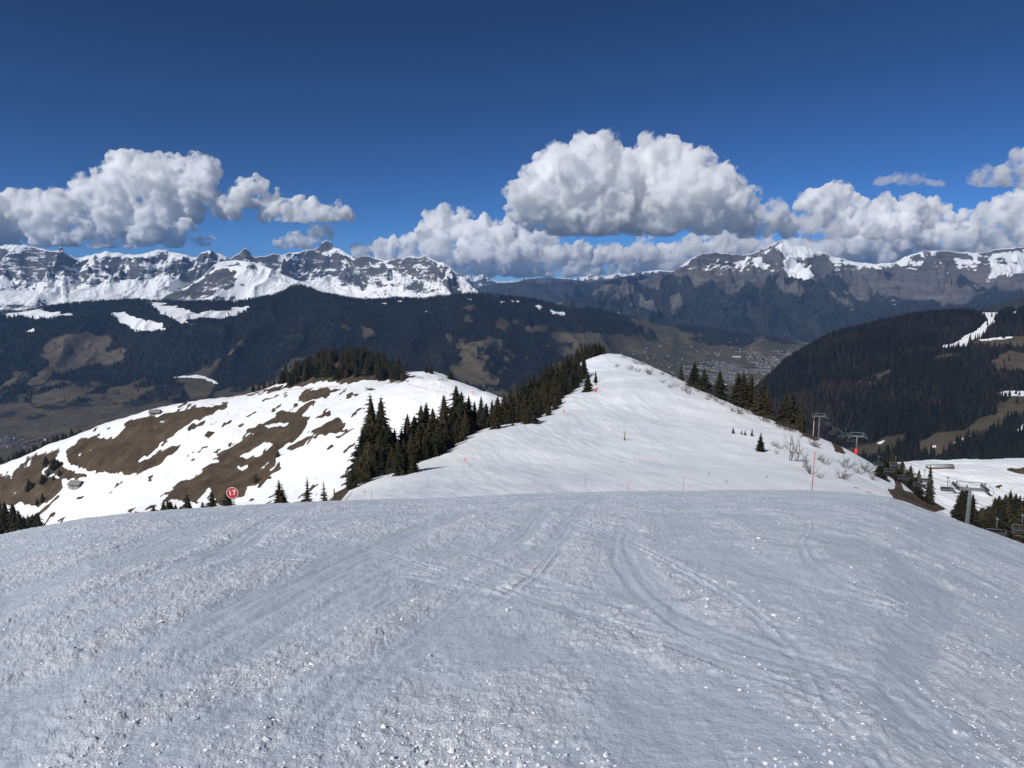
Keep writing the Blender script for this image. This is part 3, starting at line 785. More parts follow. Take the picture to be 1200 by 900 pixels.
_mn = sstep(.16, .42, fbm(VX / 420, VY / 700, 6, 700, .6) + .25 * sstep(-350, -650, VZ0)) * farC * sstep(-250, -420, VZ0)
meadow = np.maximum(meadow, .75 * _mn)
rockm = np.maximum(vmask(ROCK_C, farC, 4), vmask(ROCK_D, hillD, 4))
snowm = np.maximum(vmask(SNOW_C, farC, 2), vmask(SNOW_D, hillD, 2))
meadow = np.maximum(meadow, (1 - sstep(20, 90, VZ0 - FLOOR)) * 0.62)
sheet('valley', vang, vrad, VZ, M['valley'], dict(meadow=meadow, snow=snowm, rock=rockm), VX, VY)

def vi(a, r):
    j = np.clip(np.searchsorted(vang, a) - 1, 0, len(vang) - 2); i = np.clip(np.searchsorted(vrad, r) - 1, 0, len(vrad) - 2)
    fa = (a - vang[j]) / (vang[j + 1] - vang[j]); fr = np.clip((r - vrad[i]) / (vrad[i + 1] - vrad[i]), 0, 1)
    def ip(G): return (G[i, j] * (1 - fa) + G[i, j + 1] * fa) * (1 - fr) + (G[i + 1, j] * (1 - fa) + G[i + 1, j + 1] * fa) * fr
    return ip

# far woods, tree by tree but uncountable
def cone_tree(sides, tiers, seed):
    r_ = np.random.default_rng(seed); v, f = [], []
    for t in range(tiers):
        z0 = 0.02 + t / tiers * .82; z1 = min(1.0, z0 + 1.25 / tiers) if t < tiers - 1 else 1.0
        rr = .5 * (1 - t / (tiers + .35)); b = len(v)
        for k in range(sides):
            a = 2 * math.pi * (k + r_.uniform(-.25, .25)) / sides; q = rr * r_.uniform(.65, 1.15)
            v.append((math.cos(a) * q, math.sin(a) * q, z0 + r_.uniform(-.04, .03)))
        v.append((0, 0, z1))
        f += [(b + k, b + (k + 1) % sides, b + sides) for k in range(sides)]
    return np.array(v), np.array(f)
def scatter_forest(name, x, y, z, hgt, wid, temps, label):
    vs, fs, ts = [], [], []; n0 = 0
    pick = RNG.integers(0, len(temps), len(x))
    for k, (tv, tf) in enumerate(temps):
        m = pick == k; n = int(m.sum())
        if not n: continue
        th = RNG.uniform(0, 6.28, n); c, s = np.cos(th)[:, None], np.sin(th)[:, None]
        w = wid[m][:, None]; hh = hgt[m][:, None]
        px = (tv[None, :, 0] * c - tv[None, :, 1] * s) * w + x[m][:, None]
        py = (tv[None, :, 0] * s + tv[None, :, 1] * c) * w + y[m][:, None]
        pz = tv[None, :, 2] * hh + z[m][:, None] - 1.0
        vs.append(np.stack([px, py, pz], -1).reshape(-1, 3))
        fs.append((tf[None] + (np.arange(n) * len(tv))[:, None, None]).reshape(-1, 3) + n0)
        ts.append(np.repeat(RNG.random(n), len(tv))); n0 += n * len(tv)
    me = np_mesh(name, np.concatenate(vs), np.concatenate(fs), False, dict(tint=np.concatenate(ts)))
    return tag(link(name, me, M['forest']), label, 'forest', kind='stuff')

def wood(name, n, amin, amax, rmin, rmax, reg, size, temps, label, thin=0.0):
    a = np.arctan(RNG.uniform(amin, amax, n)); r = np.sqrt(RNG.uniform(rmin ** 2, rmax ** 2, n))
    ip = vi(a, r); x, y = np.sin(a) * r, np.cos(a) * r
    z = ip(VZ); nn = .55 * fbm(x / 160, y / 160, 5, 500) + .35 * fbm(x / 40, y / 40, 3, 520)
    open_ = np.maximum(np.maximum(ip(meadow), .72 * ip(rockm)), ip(snowm))
    keep = (open_ + nn * 1.1 < .40) | (RNG.random(n) < thin)
    keep &= reg(x, y, z)
    x, y, z = x[keep], y[keep], z[keep]
    s = size * RNG.uniform(.65, 1.25, len(x))
    return scatter_forest(name, x, y, z, s, s * RNG.uniform(.34, .5, len(x)), temps, label)
fine = [cone_tree(7, 4, k) for k in range(5)]; coarse = [cone_tree(5, 2, k + 20) for k in range(4)]
wood('forest', 52000, .30, 1.0, 1150, 4000, lambda x, y, z: (z > -470) & (x > 230) & (y < 3050), 21.0, fine, 'dense dark conifer forest covering the hill on the right', .012)
wood('forest', 95000, -1.0, .45, 3400, 7400, lambda x, y, z: z > FLOOR + 50, 24.0, coarse, 'dark blue-green conifer forest covering the far valley side', .012)
wood('forest', 5000, -1.0, .5, 3300, 8600, lambda x, y, z: (z <= FLOOR + 110), 17.0, coarse, 'scattered trees on the meadows of the valley floor', .30)

# town on the valley floor
def house_mesh(n, xs, ys, zs, L, W, Hh, th):
    tv = np.array([(-.5, -.5, 0), (.5, -.5, 0), (.5, .5, 0), (-.5, .5, 0), (-.5, -.5, .6), (.5, -.5, .6), (.5, .5, .6), (-.5, .5, .6), (-.5, 0, 1), (.5, 0, 1),
                   (-.58, -.62, .55), (.58, -.62, .55), (.58, .62, .55), (-.58, .62, .55), (-.58, 0, 1.04), (.58, 0, 1.04)])
    q = np.array([(0, 1, 5, 4), (2, 3, 7, 6), (1, 2, 6, 5), (3, 0, 4, 7), (10, 11, 15, 14), (13, 14, 15, 12)]); t = np.array([(5, 6, 9), (7, 4, 8)])
    c, s = np.cos(th)[:, None], np.sin(th)[:, None]
    lx, ly = tv[None, :, 0] * L[:, None], tv[None, :, 1] * W[:, None]
    v = np.stack([lx * c - ly * s + xs[:, None], lx * s + ly * c + ys[:, None], tv[None, :, 2] * Hh[:, None] + zs[:, None] - 1], -1).reshape(-1, 3)
    k = (np.arange(n) * 16)[:, None, None]
    Q = (q[None] + k).reshape(-1, 4); Tt = (t[None] + k).reshape(-1, 3)
    mi = np.concatenate([np.tile([0, 0, 0, 0, 1, 1], n), np.tile([0, 0], n)])
    return v, [Q, Tt], mi
def town(name, n, poly, label, z_max):
    xs, ys, zs = [], [], []
    pu = [p[0] for p in poly]; pv = [p[1] for p in poly]
    rr = random.Random(len(poly) + n)
    while len(xs) < n:
        u, v = rr.uniform(min(pu), max(pu)), rr.uniform(min(pv), max(pv))
        if not inside(np.array([u]), np.array([v]), poly)[0]: continue
        d = -FLOOR / ((v - HOR) / F); d = min(d, 9000)
        x, y, _ = P(u, v, d); x += rr.gauss(0, 40); y += rr.gauss(0, 60)
        if perlin(np.array([x / 300]), np.array([y / 300]), 77)[0] < -.12: continue
        a, r = math.atan2(x, y), math.hypot(x, y)
        z = float(vi(np.array([a]), np.array([r]))(VZ)[0])
        if z > z_max: continue
        xs.append(x); ys.append(y); zs.append(z)
    n = len(xs); L = RNG.uniform(11, 20, n); big = RNG.random(n) < .12; L = np.where(big, L * 1.9, L)
    v, f, mi = house_mesh(n, np.array(xs), np.array(ys), np.array(zs), L, L * RNG.uniform(.6, .95, n), RNG.uniform(7, 13, n), RNG.uniform(0, 3.14, n))
    me = np_mesh(name, v, f, False, None, mi)
    return tag(link(name, me, [M['hwall'], M['hroof']]), label, 'town', kind='stuff')
town('town_houses', 1900, [(840, 418), (868, 405), (905, 398), (950, 398), (968, 402), (955, 425), (920, 452), (880, 452), (800, 446), (800, 436)], 'pale houses of the town packed on the valley floor', FLOOR + 60)
town('village_houses', 150, [(-30, 512), (18, 514), (45, 520), (20, 535), (-30, 540)], 'small cluster of village houses far down at the left edge', FLOOR + 60)
town('scattered_houses', 170, [(690, 430), (760, 400), (860, 395), (930, 400), (840, 440), (720, 450)], 'scattered farmhouses on the brown valley meadows', FLOOR + 160)

def big_building(u, v, L, W, Hh, th, label, roofm, cat='building'):
    d = -FLOOR / ((v - HOR) / F); x, y, _ = P(u, v, d); z = float(vi(np.array([math.atan2(x, y)]), np.array([math.hypot(x, y)]))(VZ)[0])
    root = empty('building', (x, y, z), th); tag(root, label, cat)
    m = MB(); m.box(-L / 2, L / 2, -W / 2, W / 2, -4, Hh * .72); m.build('wall', M['hwall'], root)
    r = MB(); o_ = 1.5
    r.add([(-L / 2 - o_, -W / 2 - o_, Hh * .7), (L / 2 + o_, -W / 2 - o_, Hh * .7), (L / 2 + o_, W / 2 + o_, Hh * .7), (-L / 2 - o_, W / 2 + o_, Hh * .7), (-L / 2 - o_, 0, Hh), (L / 2 + o_, 0, Hh)],
          [(0, 1, 5, 4), (2, 3, 4, 5)], [(1, 2, 5), (3, 0, 4)]); r.build('roof', roofm, root)
big_building(863, 420, 75, 50, 16, .2, 'big white-roofed hall at the upper edge of the valley town', M['white'])
big_building(891, 431, 170, 60, 16, .05, 'very long grey-roofed hall in the middle of the valley town', M['palesteel'])
big_building(914, 443, 60, 35, 14, .5, 'broad pale block at the lower end of the valley town', M['white'])

# ================================================================== MOUNTAIN RANGES
def mountain(name, crest, dcrest, depth, zbase, mat, seed, cols, rows, u0, u1, cliff, snow_z, wood_z, amp, jag, spur, snow_bias=0.0, back=1.0, rock_polys=(), prof=None, low_amp=.3, snow_polys=(), lowsnow=0.0, sc_=1.9, woodn=0.0):
    cu = np.array([c[0] for c in crest], float); cv = np.array([c[1] for c in crest], float)
    t0, t1 = P(u0, 330, 1)[0], P(u1, 330, 1)[0]
    a = np.arctan(np.linspace(t0, t1, cols)); uu = CX + F * np.tan(a)
    d = np.interp(uu, [c[0] for c in dcrest], [c[1] for c in dcrest])
    v = np.interp(uu, cu, cv)
    zc = np.array([P(q, w, e)[2] for q, w, e in zip(uu, v, d)])
    t = np.concatenate([np.linspace(1.12, 0.35, int(rows * .45)), np.linspace(0.345, 0.0, int(rows * .42)), np.linspace(-.03, -back, int(rows * .13))])   # 1 = foot, 0 = crest, <0 = back
    Tm, D = np.meshgrid(t, d, indexing='ij'); A = np.broadcast_to(a, Tm.shape)
    dep = depth if not callable(depth) else depth(uu)
    Yc = D - Tm * dep
    Xc = np.tan(A) * Yc
    Rr = np.hypot(Xc, Yc)
    lat = Xc / 1000.0; lon = Tm * dep / 1000.0
    wob = .45 * fbm(lat * .8 + 9, lon * .8, 4, seed)
    sp_ = ridged(lat * spur + wob, lon * .35 + .3 * wob, 5, seed + 1)
    ts = np.clip(Tm, 0, 1.2)
    ts = np.where(Tm > 0, np.clip(Tm * (1 + .55 * fbm(lat * .45 + 3, lon * .2, 3, seed + 41) * np.clip(Tm / .05, 0, 1) * np.clip((1.1 - Tm) / .4, 0, 1)), 0, 1.2), ts)
    env = np.clip(ts / .25, 0, 1) * np.clip((1.12 - ts) / .5, 0, 1)
    lowf = 1 - (1 - low_amp) * sstep(.12, .30, ts)
    tt = np.clip(ts - (sp_ - .42) * .42 * env * (.35 + .65 * lowf), 0, 1.2)
    pf = prof or ([0, .05, cliff, .5, .75, 1.0, 1.2], [1, .90, .62, .33, .14, .0, -.03])
    shape = np.interp(tt, *pf)
    back_m = Tm < 0
    shape = np.where(back_m, 1 + Tm * .55, shape)
    z = zbase + (zc[None] - zbase) * shape
    dn = (ridged(lat * sc_ + wob, lon * sc_ - wob, 7, seed + 3) - .42) * lowf
    nz = fbm(lat * 6, lon * 6, 5, seed + 5)
    z = z + amp * dn * np.clip(ts / .12, .0, 1) * np.clip((1.15 - ts) / .4, 0, 1) + amp * .16 * nz * np.clip(ts / .05, .0, 1)
    z = z + (10 + 14 * low_amp) * fbm(lat * 9 + .4 * wob, lon * 1.1, 4, seed + 31) * np.clip(ts / .15, 0, 1)
    z = z + jag * (ridged(lat * 5, lat * 0 + .3, 5, seed + 7) - .45) * np.exp(-(ts / .06) ** 2) * ~back_m
    # slope
    P3 = np.stack([Xc, Yc, z], -1)
    e1 = np.gradient(P3, axis=0); e2 = np.gradient(P3, axis=1)
    nn = np.cross(e1, e2); nn /= np.linalg.norm(nn, axis=-1, keepdims=True) + 1e-9
    slope = 1 - np.abs(nn[..., 2])
    sm = blur(slope, 1)
    high = (z - snow_z) / 260.0
    snow = np.clip(1.05 - (sm - .16) * 3.6, 0, 1) * np.clip(high + .5, 0, 1) + snow_bias * np.clip(high + .5, 0, 1)
    snow = snow + lowsnow * sstep(.14, .3, ts) * np.clip(high + .5, 0, 1)
    woodm = np.clip((wood_z + woodn * (ridged(lat * .9, lon * .5, 5, seed + 9) - .45) - z) / 260.0 + .5, 0, 1)
    uu2, vv2 = proj(Xc, Yc, z)
    uu2 = uu2 + 16 * fbm(lat * 1.6, lon * 1.6, 6, seed + 21, .62); vv2 = vv2 + 9 * fbm(lat * 1.6 + 4, lon * 1.6, 6, seed + 23, .62)
    for p in rock_polys:
        w = blur(inside(uu2, vv2, p).astype(float), 2); snow = snow * (1 - .72 * w)
    for p in snow_polys: snow = np.maximum(snow, blur(inside(uu2, vv2, p).astype(float), 9) * (.86 + .5 * fbm(lat * 9, lon * 9, 4, seed + 27)))
    nr, nc = z.shape
    i = np.arange((nr - 1) * nc).reshape(nr - 1, nc)[:, :-1].ravel()
    q = np.stack([i, i + 1, i + 1 + nc, i + nc], 1)
    me = np_mesh(name, P3.reshape(-1, 3), q, True, dict(snow=snow.ravel(), wood=woodm.ravel()))
    return tag(link(name, me, mat), kind='structure')

m_av = mat_mountain('limestone range', (0.038, 0.038, 0.042), (0.155, 0.146, 0.142), (0.016, 0.019, 0.017), (0.030, 0.030, 0.024))
m_rt = mat_mountain('bare grey range', (0.055, 0.052, 0.053), (0.19, 0.172, 0.158), (0.010, 0.014, 0.017), (0.024, 0.026, 0.024))
m_ft = mat_mountain('distant range', (0.05, 0.05, 0.05), (0.14, 0.135, 0.13), (0.016, 0.02, 0.018), (0.03, 0.032, 0.027), .6)
AR = [(-400, 300), (-200, 296), (-60, 292), (0, 290), (15, 287), (30, 286), (45, 289), (62, 292), (76, 294), (78, 290), (81, 290), (85, 298), (95, 302), (110, 299), (122, 298), (133, 294), (142, 296), (155, 298), (175, 298),
      (185, 294), (193, 292), (205, 294), (212, 295), (225, 299), (237, 301), (243, 296), (250, 293), (257, 296), (262, 298), (275, 302), (280, 298), (285, 296), (292, 291), (297, 294), (300, 300), (312, 301), (325, 297), (332, 299), (345, 296), (360, 293),
      (372, 292), (378, 288), (383, 283), (386, 281), (391, 283), (396, 290), (405, 293), (412, 298), (418, 303), (425, 301), (432, 299), (440, 302), (447, 304), (455, 305), (463, 303), (470, 302), (480, 300), (492, 301), (500, 300), (506, 302), (512, 305),
      (522, 309), (530, 315), (538, 321), (545, 327), (555, 338), (580, 352), (640, 380)]
mountain('mountain_range', AR, [(-400, 9800), (0, 10000), (270, 10600), (390, 11500), (480, 10500), (560, 9800)], 2500.0, -420.0, m_av, 900, 1350, 360, -420, 640, .16, -200, -230, 300, 34, 1.15, .34, low_amp=.10, lowsnow=.40,
         prof=([0, .04, .13, .3, .55, .8, 1.0, 1.2], [1, .86, .60, .40, .20, .07, .0, -.02]))
# nearer snowy shoulder with a dark left face, below the tall summit
mountain('mountain', [(150, 372), (175, 362), (200, 345), (225, 335), (240, 325), (256, 310), (266, 306), (282, 305), (300, 307), (318, 313), (335, 322), (350, 328), (375, 336), (400, 345), (430, 352), (460, 362), (500, 380)],
         [(150, 8200), (270, 8600), (500, 8200)], 1300.0, -380.0, m_av, 933, 420, 200, 150, 500, .3, -190, -200, 110, 6, 1.6, .55, 1.0, (PX(*c1, (530, 620), (640, 590), (760, 530), (800, 520), (830, 560), (800, 600), (690, 640), (560, 650)),))
VR = [(520, 400), (600, 372), (660, 352), (690, 346), (715, 338), (740, 329), (762, 326), (780, 322), (792, 314), (800, 308), (815, 298), (832, 296), (850, 297), (866, 299), (880, 296), (888, 292), (895, 290), (903, 286), (911, 281), (917, 283), (926, 288), (938, 289), (950, 293), (965, 298),
      (975, 302), (1000, 307), (1020, 309), (1040, 308), (1052, 302), (1060, 298), (1075, 294), (1090, 293), (1100, 294), (1120, 295), (1140, 296), (1155, 293), (1165, 291), (1180, 290), (1200, 288), (1300, 285), (1500, 290)]
mountain('mountain_range', VR, [(520, 10800), (700, 11500), (912, 12500), (1200, 12500), (1500, 12500)], lambda u: np.interp(u, [600, 800, 912, 1500], [1700, 2700, 3400, 3600]), -740.0, m_rt, 960, 1250, 360, 520, 1500, .15, 240, -20, 520, 26, .7, .06, low_amp=.85, sc_=.62, woodn=760,
         snow_polys=(PX(*c3, (330, 425), (400, 420), (500, 465), (440, 490), (360, 480)), PX(*c3, (195, 515), (255, 485), (330, 510), (290, 530), (220, 528)), PX(*c3, (345, 500), (400, 488), (440, 530), (450, 560), (390, 552)),
                     PX(*c3, (500, 480), (560, 500), (525, 502)), PX(*c3, (540, 530), (600, 545), (560, 545)), PX(*c3, (580, 490), (640, 470), (700, 460), (770, 465), (740, 490), (660, 510), (600, 508)), PX(*c3, (945, 482), (1040, 488), (1050, 520), (960, 522)),
                     PX(*c3, (1060, 488), (1200, 455), (1300, 470), (1300, 560), (1190, 540), (1100, 555), (1060, 570), (1090, 525)), PX(*c3, (160, 500), (220, 488), (200, 512)), PX(*c3, (110, 540), (150, 532), (140, 545))),
         prof=([0, .05, .15, .32, .55, .8, 1.0, 1.2], [1, .86, .68, .48, .29, .11, 0, -.02]))
H1 = [(480, 350), (540, 340), (560, 337), (580, 333), (600, 331), (620, 327), (640, 325), (665, 327), (690, 330), (715, 326), (740, 320), (770, 316), (800, 320), (860, 330), (950, 345)]
mountain('mountain_range', H1, [(480, 17500), (950, 18500)], 3500.0, -800.0, m_ft, 980, 420, 150, 470, 960, .3, 260, 120, 330, 14, .8, .0)
H2 = [(480, 332), (520, 330), (540, 326), (548, 322), (556, 325), (566, 321), (578, 329), (590, 330), (610, 329), (625, 326), (640, 328), (655, 325), (672, 327), (690, 322), (705, 324), (725, 320), (745, 323), (765, 318), (800, 316), (850, 322), (950, 325)]
mountain('mountain_range', H2, [(480, 27000), (950, 28000)], 5000.0, -600.0, m_ft, 990, 420, 150, 470, 960, .2, 120, -150, 420, 40, .6, .25)
# dark wooded shoulder behind the right hill
mountain('hill', [(1090, 385), (1120, 372), (1150, 362), (1165, 357), (1185, 351), (1200, 347), (1260, 335), (1400, 320)], [(1090, 4200), (1400, 4000)], 900.0, -420.0, m_ft, 995, 200, 90, 1085, 1400, .3, 3000, 3000, 60, 6, 2.0)
sheet('far_plain', np.linspace(-1.0, 1.0, 60), np.array([12000, 20000, 33000.]), np.full((3, 60), -790.0), M['valley'],
      dict(meadow=np.zeros((3, 60)), snow=np.zeros((3, 60)), rock=np.zeros((3, 60))))

# ================================================================== TREES
def spruce_mesh(name, seed, levels=24, dense=8, r0=.5, power=.8, droop=.35, gap=0.0, lean=0.0, core=.42, low=.04):
    r_ = random.Random(seed); v, q, t = [], [], []
    lop = [r_.uniform(.8, 1.15) for _ in range(8)]
    for i in range(levels):
        f = (i + r_.uniform(-.3, .3)) / (levels - 1); f = min(max(f, 0), 1)
        h = low + (0.985 - low) * f
        Rm = r0 * ((1 - f) ** power) * (1 if f > .12 else .72 + f * 2.3) + .012
        nb = max(4, int(dense * (1 - .45 * f)))
        a0 = r_.uniform(0, 6.28)
        for k in range(nb):
            if r_.random() < gap: continue
            a = a0 + 6.283 * (k + r_.uniform(-.3, .3)) / nb
            L = Rm * r_.uniform(.62, 1.12) * lop[int(a / 6.283 * 8) % 8]
            dr = L * droop * r_.uniform(.6, 1.3) * (1 - .8 * f)
            ca, sa = math.cos(a), math.sin(a)
            b = len(v); m = 4
            for j in range(m + 1):
                s = j / m
                rr = L * s; zz = h + r_.uniform(-.004, .004) + .04 * L * 0 - dr * (s ** 1.3) + .10 * L * max(0, s - .7)
                w = L * (.20 * math.sin(math.pi * min(1, s * .85 + .12)) + .015) * (1 if j < m else .15)
                hz = -.35 * w
                v += [(ca * rr - sa * w, sa * rr + ca * w, zz + hz), (ca * rr, sa * rr, zz + w * .15), (ca * rr + sa * w, sa * rr - ca * w, zz + hz)]
            for j in range(m):
                o_ = b + j * 3
                q += [(o_, o_ + 1, o_ + 4, o_ + 3), (o_ + 1, o_ + 2, o_ + 5, o_ + 4)]
            for j in range(1, m + 1):                       # side sprays
                s = (j - .3) / m; rr = L * s; zz = h - dr * (s ** 1.3)
                for sg in (-1, 1):
                    ln = L * (.40 - .22 * s) * r_.uniform(.6, 1.25); aa = a + sg * r_.uniform(.6, 1.1)
                    bx, by = ca * rr, sa * rr; c2_, s2_ = math.cos(aa), math.sin(aa)
                    b2 = len(v)
                    v += [(bx + ca * L * .05, by + sa * L * .05, zz), (bx - ca * L * .05, by - sa * L * .05, zz), (bx + c2_ * ln, by + s2_ * ln, zz - ln * r_.uniform(.25, .6))]
                    t.append((b2, b2 + 1, b2 + 2))
    if core > 0:
        b = len(v); n = 9
        for i in range(9):
            f = i / 8; h = low + .02 + (.95 - low) * f; rr = r0 * core * ((1 - f) ** power) + .004
            for k in range(n):
                a = 6.283 * k / n; w = rr * r_.uniform(.7, 1.25)
                v.append((math.cos(a) * w, math.sin(a) * w, h))
        q += [(b + i * n + k, b + i * n + (k + 1) % n, b + (i + 1) * n + (k + 1) % n, b + (i + 1) * n + k) for i in range(8) for k in range(n)]
    return np_mesh(name, np.array(v), [np.array(q), np.array(t)], False)
def trunk_mesh(r=.022):
    return MB().tube([(0, 0, -.12), (0, 0, .3), (0, 0, .96)], [r, r * .8, r * .15], 7).mesh('trunk', True)
CROWN = {
    'dense': [spruce_mesh('crown', k, 26, 10, .5, .75, .38, .02) for k in (1, 2, 3, 4)],
    'narrow': [spruce_mesh('crown', k, 28, 9, .5, .62, .45, .05) for k in (11, 12, 13)],
    'sparse': [spruce_mesh('crown', k, 24, 9, .5, .85, .18, .08, core=.26, low=.04) for k in (21, 22, 23)],
    'small': [spruce_mesh('crown', k, 14, 8, .5, .85, .2, .05) for k in (31, 32)],
    'bushy': [spruce_mesh('crown', k, 18, 11, .5, .52, .3, .0, core=.6) for k in (41, 42)],
    'larch': [spruce_mesh('crown', k, 24, 9, .5, .9, .1, .10, core=.2) for k in (51, 52)],
}
for k, l in CROWN.items():
    for me in l: me.materials.append(M['brown'] if k == 'larch' else M['leaf'])
TRUNK = trunk_mesh(); TRUNK.materials.append(M['bark'])
ASPECT = dict(dense=.74, narrow=.58, sparse=.62, small=.62, bushy=.95, larch=.6)
tr_ = random.Random(3)
proto = {}
def spruce(pos, hgt, kind, label, group=None, width=None, name='spruce'):
    k = (kind, tr_.randrange(len(CROWN[kind])))
    w = hgt * ASPECT[kind] * tr_.uniform(.72, 1.22) if width is None else width
    root = empty(name, (pos[0], pos[1], pos[2]), tr_.uniform(0, 6.28))
    root.scale = (w, w, hgt)
    root.rotation_euler = (R(tr_.uniform(-1.5, 1.5)), R(tr_.uniform(-1.5, 1.5)), tr_.uniform(0, 6.28))
    tag(root, label, 'tree', group)
    if k not in proto:
        c = link('crown', CROWN[k[0]][k[1]], [], root); t = link('trunk', TRUNK, [], root); proto[k] = (c, t)
    else:
        for p in proto[k]:
            c = p.copy(); col.objects.link(c); c.parent = root
    return root
def tip_tree(u, vtip, d, kind, label, group=None, hmin=2.0, hmax=26.0, **kw):
    """tree whose tip is seen at (u, vtip), d metres ahead, rooted on the ground there"""
    x, y, zt = P(u, vtip, d); zg = gz(x, y); h = min(max(zt - zg, hmin), hmax)
    return spruce((x, y, zg - .02 * h), h, kind, label, group, **kw)
def foot_tree(u, v, vtip, kind, label, group=None, d0=62, **kw):
    p = hit_near(u, v, d0)
    if p is None: print('no ground for tree', u, v); return None
    zt = P(u, vtip, p[1])[2]
    return spruce((p[0], p[1], p[2]), max(zt - p[2], 1.0), kind, label, group, **kw)

MASS = []
def mass_build(name, label):
    vs, qs, ts, n0 = [], [], [], 0
    for (x, y, z), h, kind in MASS:
        me = CROWN[kind][tr_.randrange(len(CROWN[kind]))]
        if me.name not in MCACHE:
            v = np.empty(len(me.vertices) * 3, np.float32); me.vertices.foreach_get('co', v)
            li = np.empty(len(me.loops), np.int32); me.loops.foreach_get('vertex_index', li)
            lt = np.empty(len(me.polygons), np.int32); me.polygons.foreach_get('loop_total', lt)
            nq = int((lt == 4).sum()); MCACHE[me.name] = (v.reshape(-1, 3), li[:nq * 4].reshape(-1, 4), li[nq * 4:].reshape(-1, 3))
        v, q, t = MCACHE[me.name]; w = h * ASPECT[kind] * tr_.uniform(.85, 1.15); a = tr_.uniform(0, 6.28); c, s_ = math.cos(a), math.sin(a)
        vs.append(np.stack([(v[:, 0] * c - v[:, 1] * s_) * w + x, (v[:, 0] * s_ + v[:, 1] * c) * w + y, v[:, 2] * h + z], 1)); qs.append(q + n0); ts.append(t + n0); n0 += len(v)
    o = link(name, np_mesh(name, np.concatenate(vs), [np.concatenate(qs), np.concatenate(ts)], False), M['leaf'])
    tag(o, label, 'wood', kind='stuff'); MASS.clear()
MCACHE = {}
# --- wooded knoll on top of the left hill
KN = 'spruces crowded on the knoll above the thawing hill'
rk = random.Random(21); n = 0; spots = []
knoll = PX(*c8, (335, 345), (350, 275), (400, 235), (480, 205), (600, 180), (700, 165), (800, 150), (870, 148), (940, 175), (1000, 210), (1060, 280), (1080, 320), (1000, 322), (820, 318), (600, 318), (480, 335), (380, 360))
tries = 0; KNOLL = []
while n < 150 and tries < 16000:
    tries += 1
    u, v = rk.uniform(325, 478), rk.uniform(408, 454)
    if not inside(np.array([u]), np.array([v]), knoll)[0]: continue
    p = hit(u, v + 1, 620) or (lambda d: gu(u, d, v))(rk.uniform(775, 805))
    if any((p[0] - a) ** 2 + (p[1] - b) ** 2 < 9 for a, b in spots): continue
    spots.append((p[0], p[1]))
    KNOLL.append((p, rk.uniform(13, 20), 'narrow' if rk.random() < .6 else 'dense')); n += 1
KNOLL.sort(key=lambda k: k[0][1])
for i_, (p, h_, kd) in enumerate(KNOLL):
    if i_ < 62: spruce(p, h_, kd, 'dark spruce crowded among others on the knoll above the thawing hill', KN)
    else: MASS.append((p, h_, kd))
for u, v in ((296, 446), (303, 444), (309, 442), (316, 440), (321, 444)):
    p = hit(u, v + 3, 640) or gu(u, 750, v); spruce(p, rk.uniform(8, 12), 'narrow', 'small spruce on the slope just left of the wooded knoll', 'small spruces left of the knoll')
tip_tree(476, 424, 760, 'narrow', 'lone spruce at the right end of the wooded knoll')
for u, v in ((500, 434), (505, 433)): tip_tree(u, v, 700, 'dense', 'one of two small spruces on the snowy saddle right of the knoll', 'two small spruces on the snowy saddle', hmin=8)
tip_tree(528, 433, 690, 'bushy', 'broad bushy spruce on the snowy saddle behind the tall firs', hmin=12)
# --- belt of wood just behind the left crest
BE = 'dark spruces lining the far side of the left crest'
for k in range(44):
    u = -30 + k * 3.4 + rk.uniform(-1.2, 1.2); vc = np.interp(u, [-30, 0, 60, 110, 125], [556, 545, 520, 502, 497])
    d = rk.uniform(775, 800); x, y, zt = P(u, vc - rk.uniform(4, 13) * (1 if u < 95 else .5), d); zg = gz(x, y)
    MASS.append(((x, y, zg - 1), max(zt - zg, 7), 'narrow'))
mass_build('far_spruces', 'mass of dark spruces behind the left crest and on the back of the knoll')
# --- scrub firs on the brown patch near the hut
HS = 'small dark firs on the brown grass near the hut'
for u, v, vt, k in ((54, 545, 534, 'bushy'), (64, 549, 536, 'bushy'), (68, 548, 538, 'bushy'), (51, 566, 556, 'bushy'), (34, 574, 560, 'dense'), (37, 572, 564, 'bushy'), (57, 558, 550, 'dense'), (63, 562, 556, 'dense'), (70, 557, 549, 'dense'), (50, 588, 577, 'dense'), (44, 592, 584, 'bushy'), (300, 565, 555, 'bushy'), (326, 535, 528, 'bushy')):
    foot_tree(u, v, vt, k, 'small dark fir on the brown grass of the left hill', HS, 440)
# --- dense lower left corner
LC = 'dark spruces in the corner at the left edge'
for k in range(16):
    u = rk.uniform(-25, 22); vt = np.interp(u, [-25, 4, 22], [568, 574, 598]) + rk.uniform(-3, 12)
    tip_tree(u, vt, rk.uniform(255, 330), 'narrow', 'tall dark spruce in the thick stand at the left edge', LC, hmin=8)
for u, vt in ((30, 585), (35, 581), (38, 578), (26, 592), (42, 586)): tip_tree(u, vt, 400, 'dense', 'spruce in the low clump beside the left edge stand', 'low clump of spruces near the left edge', hmin=6)
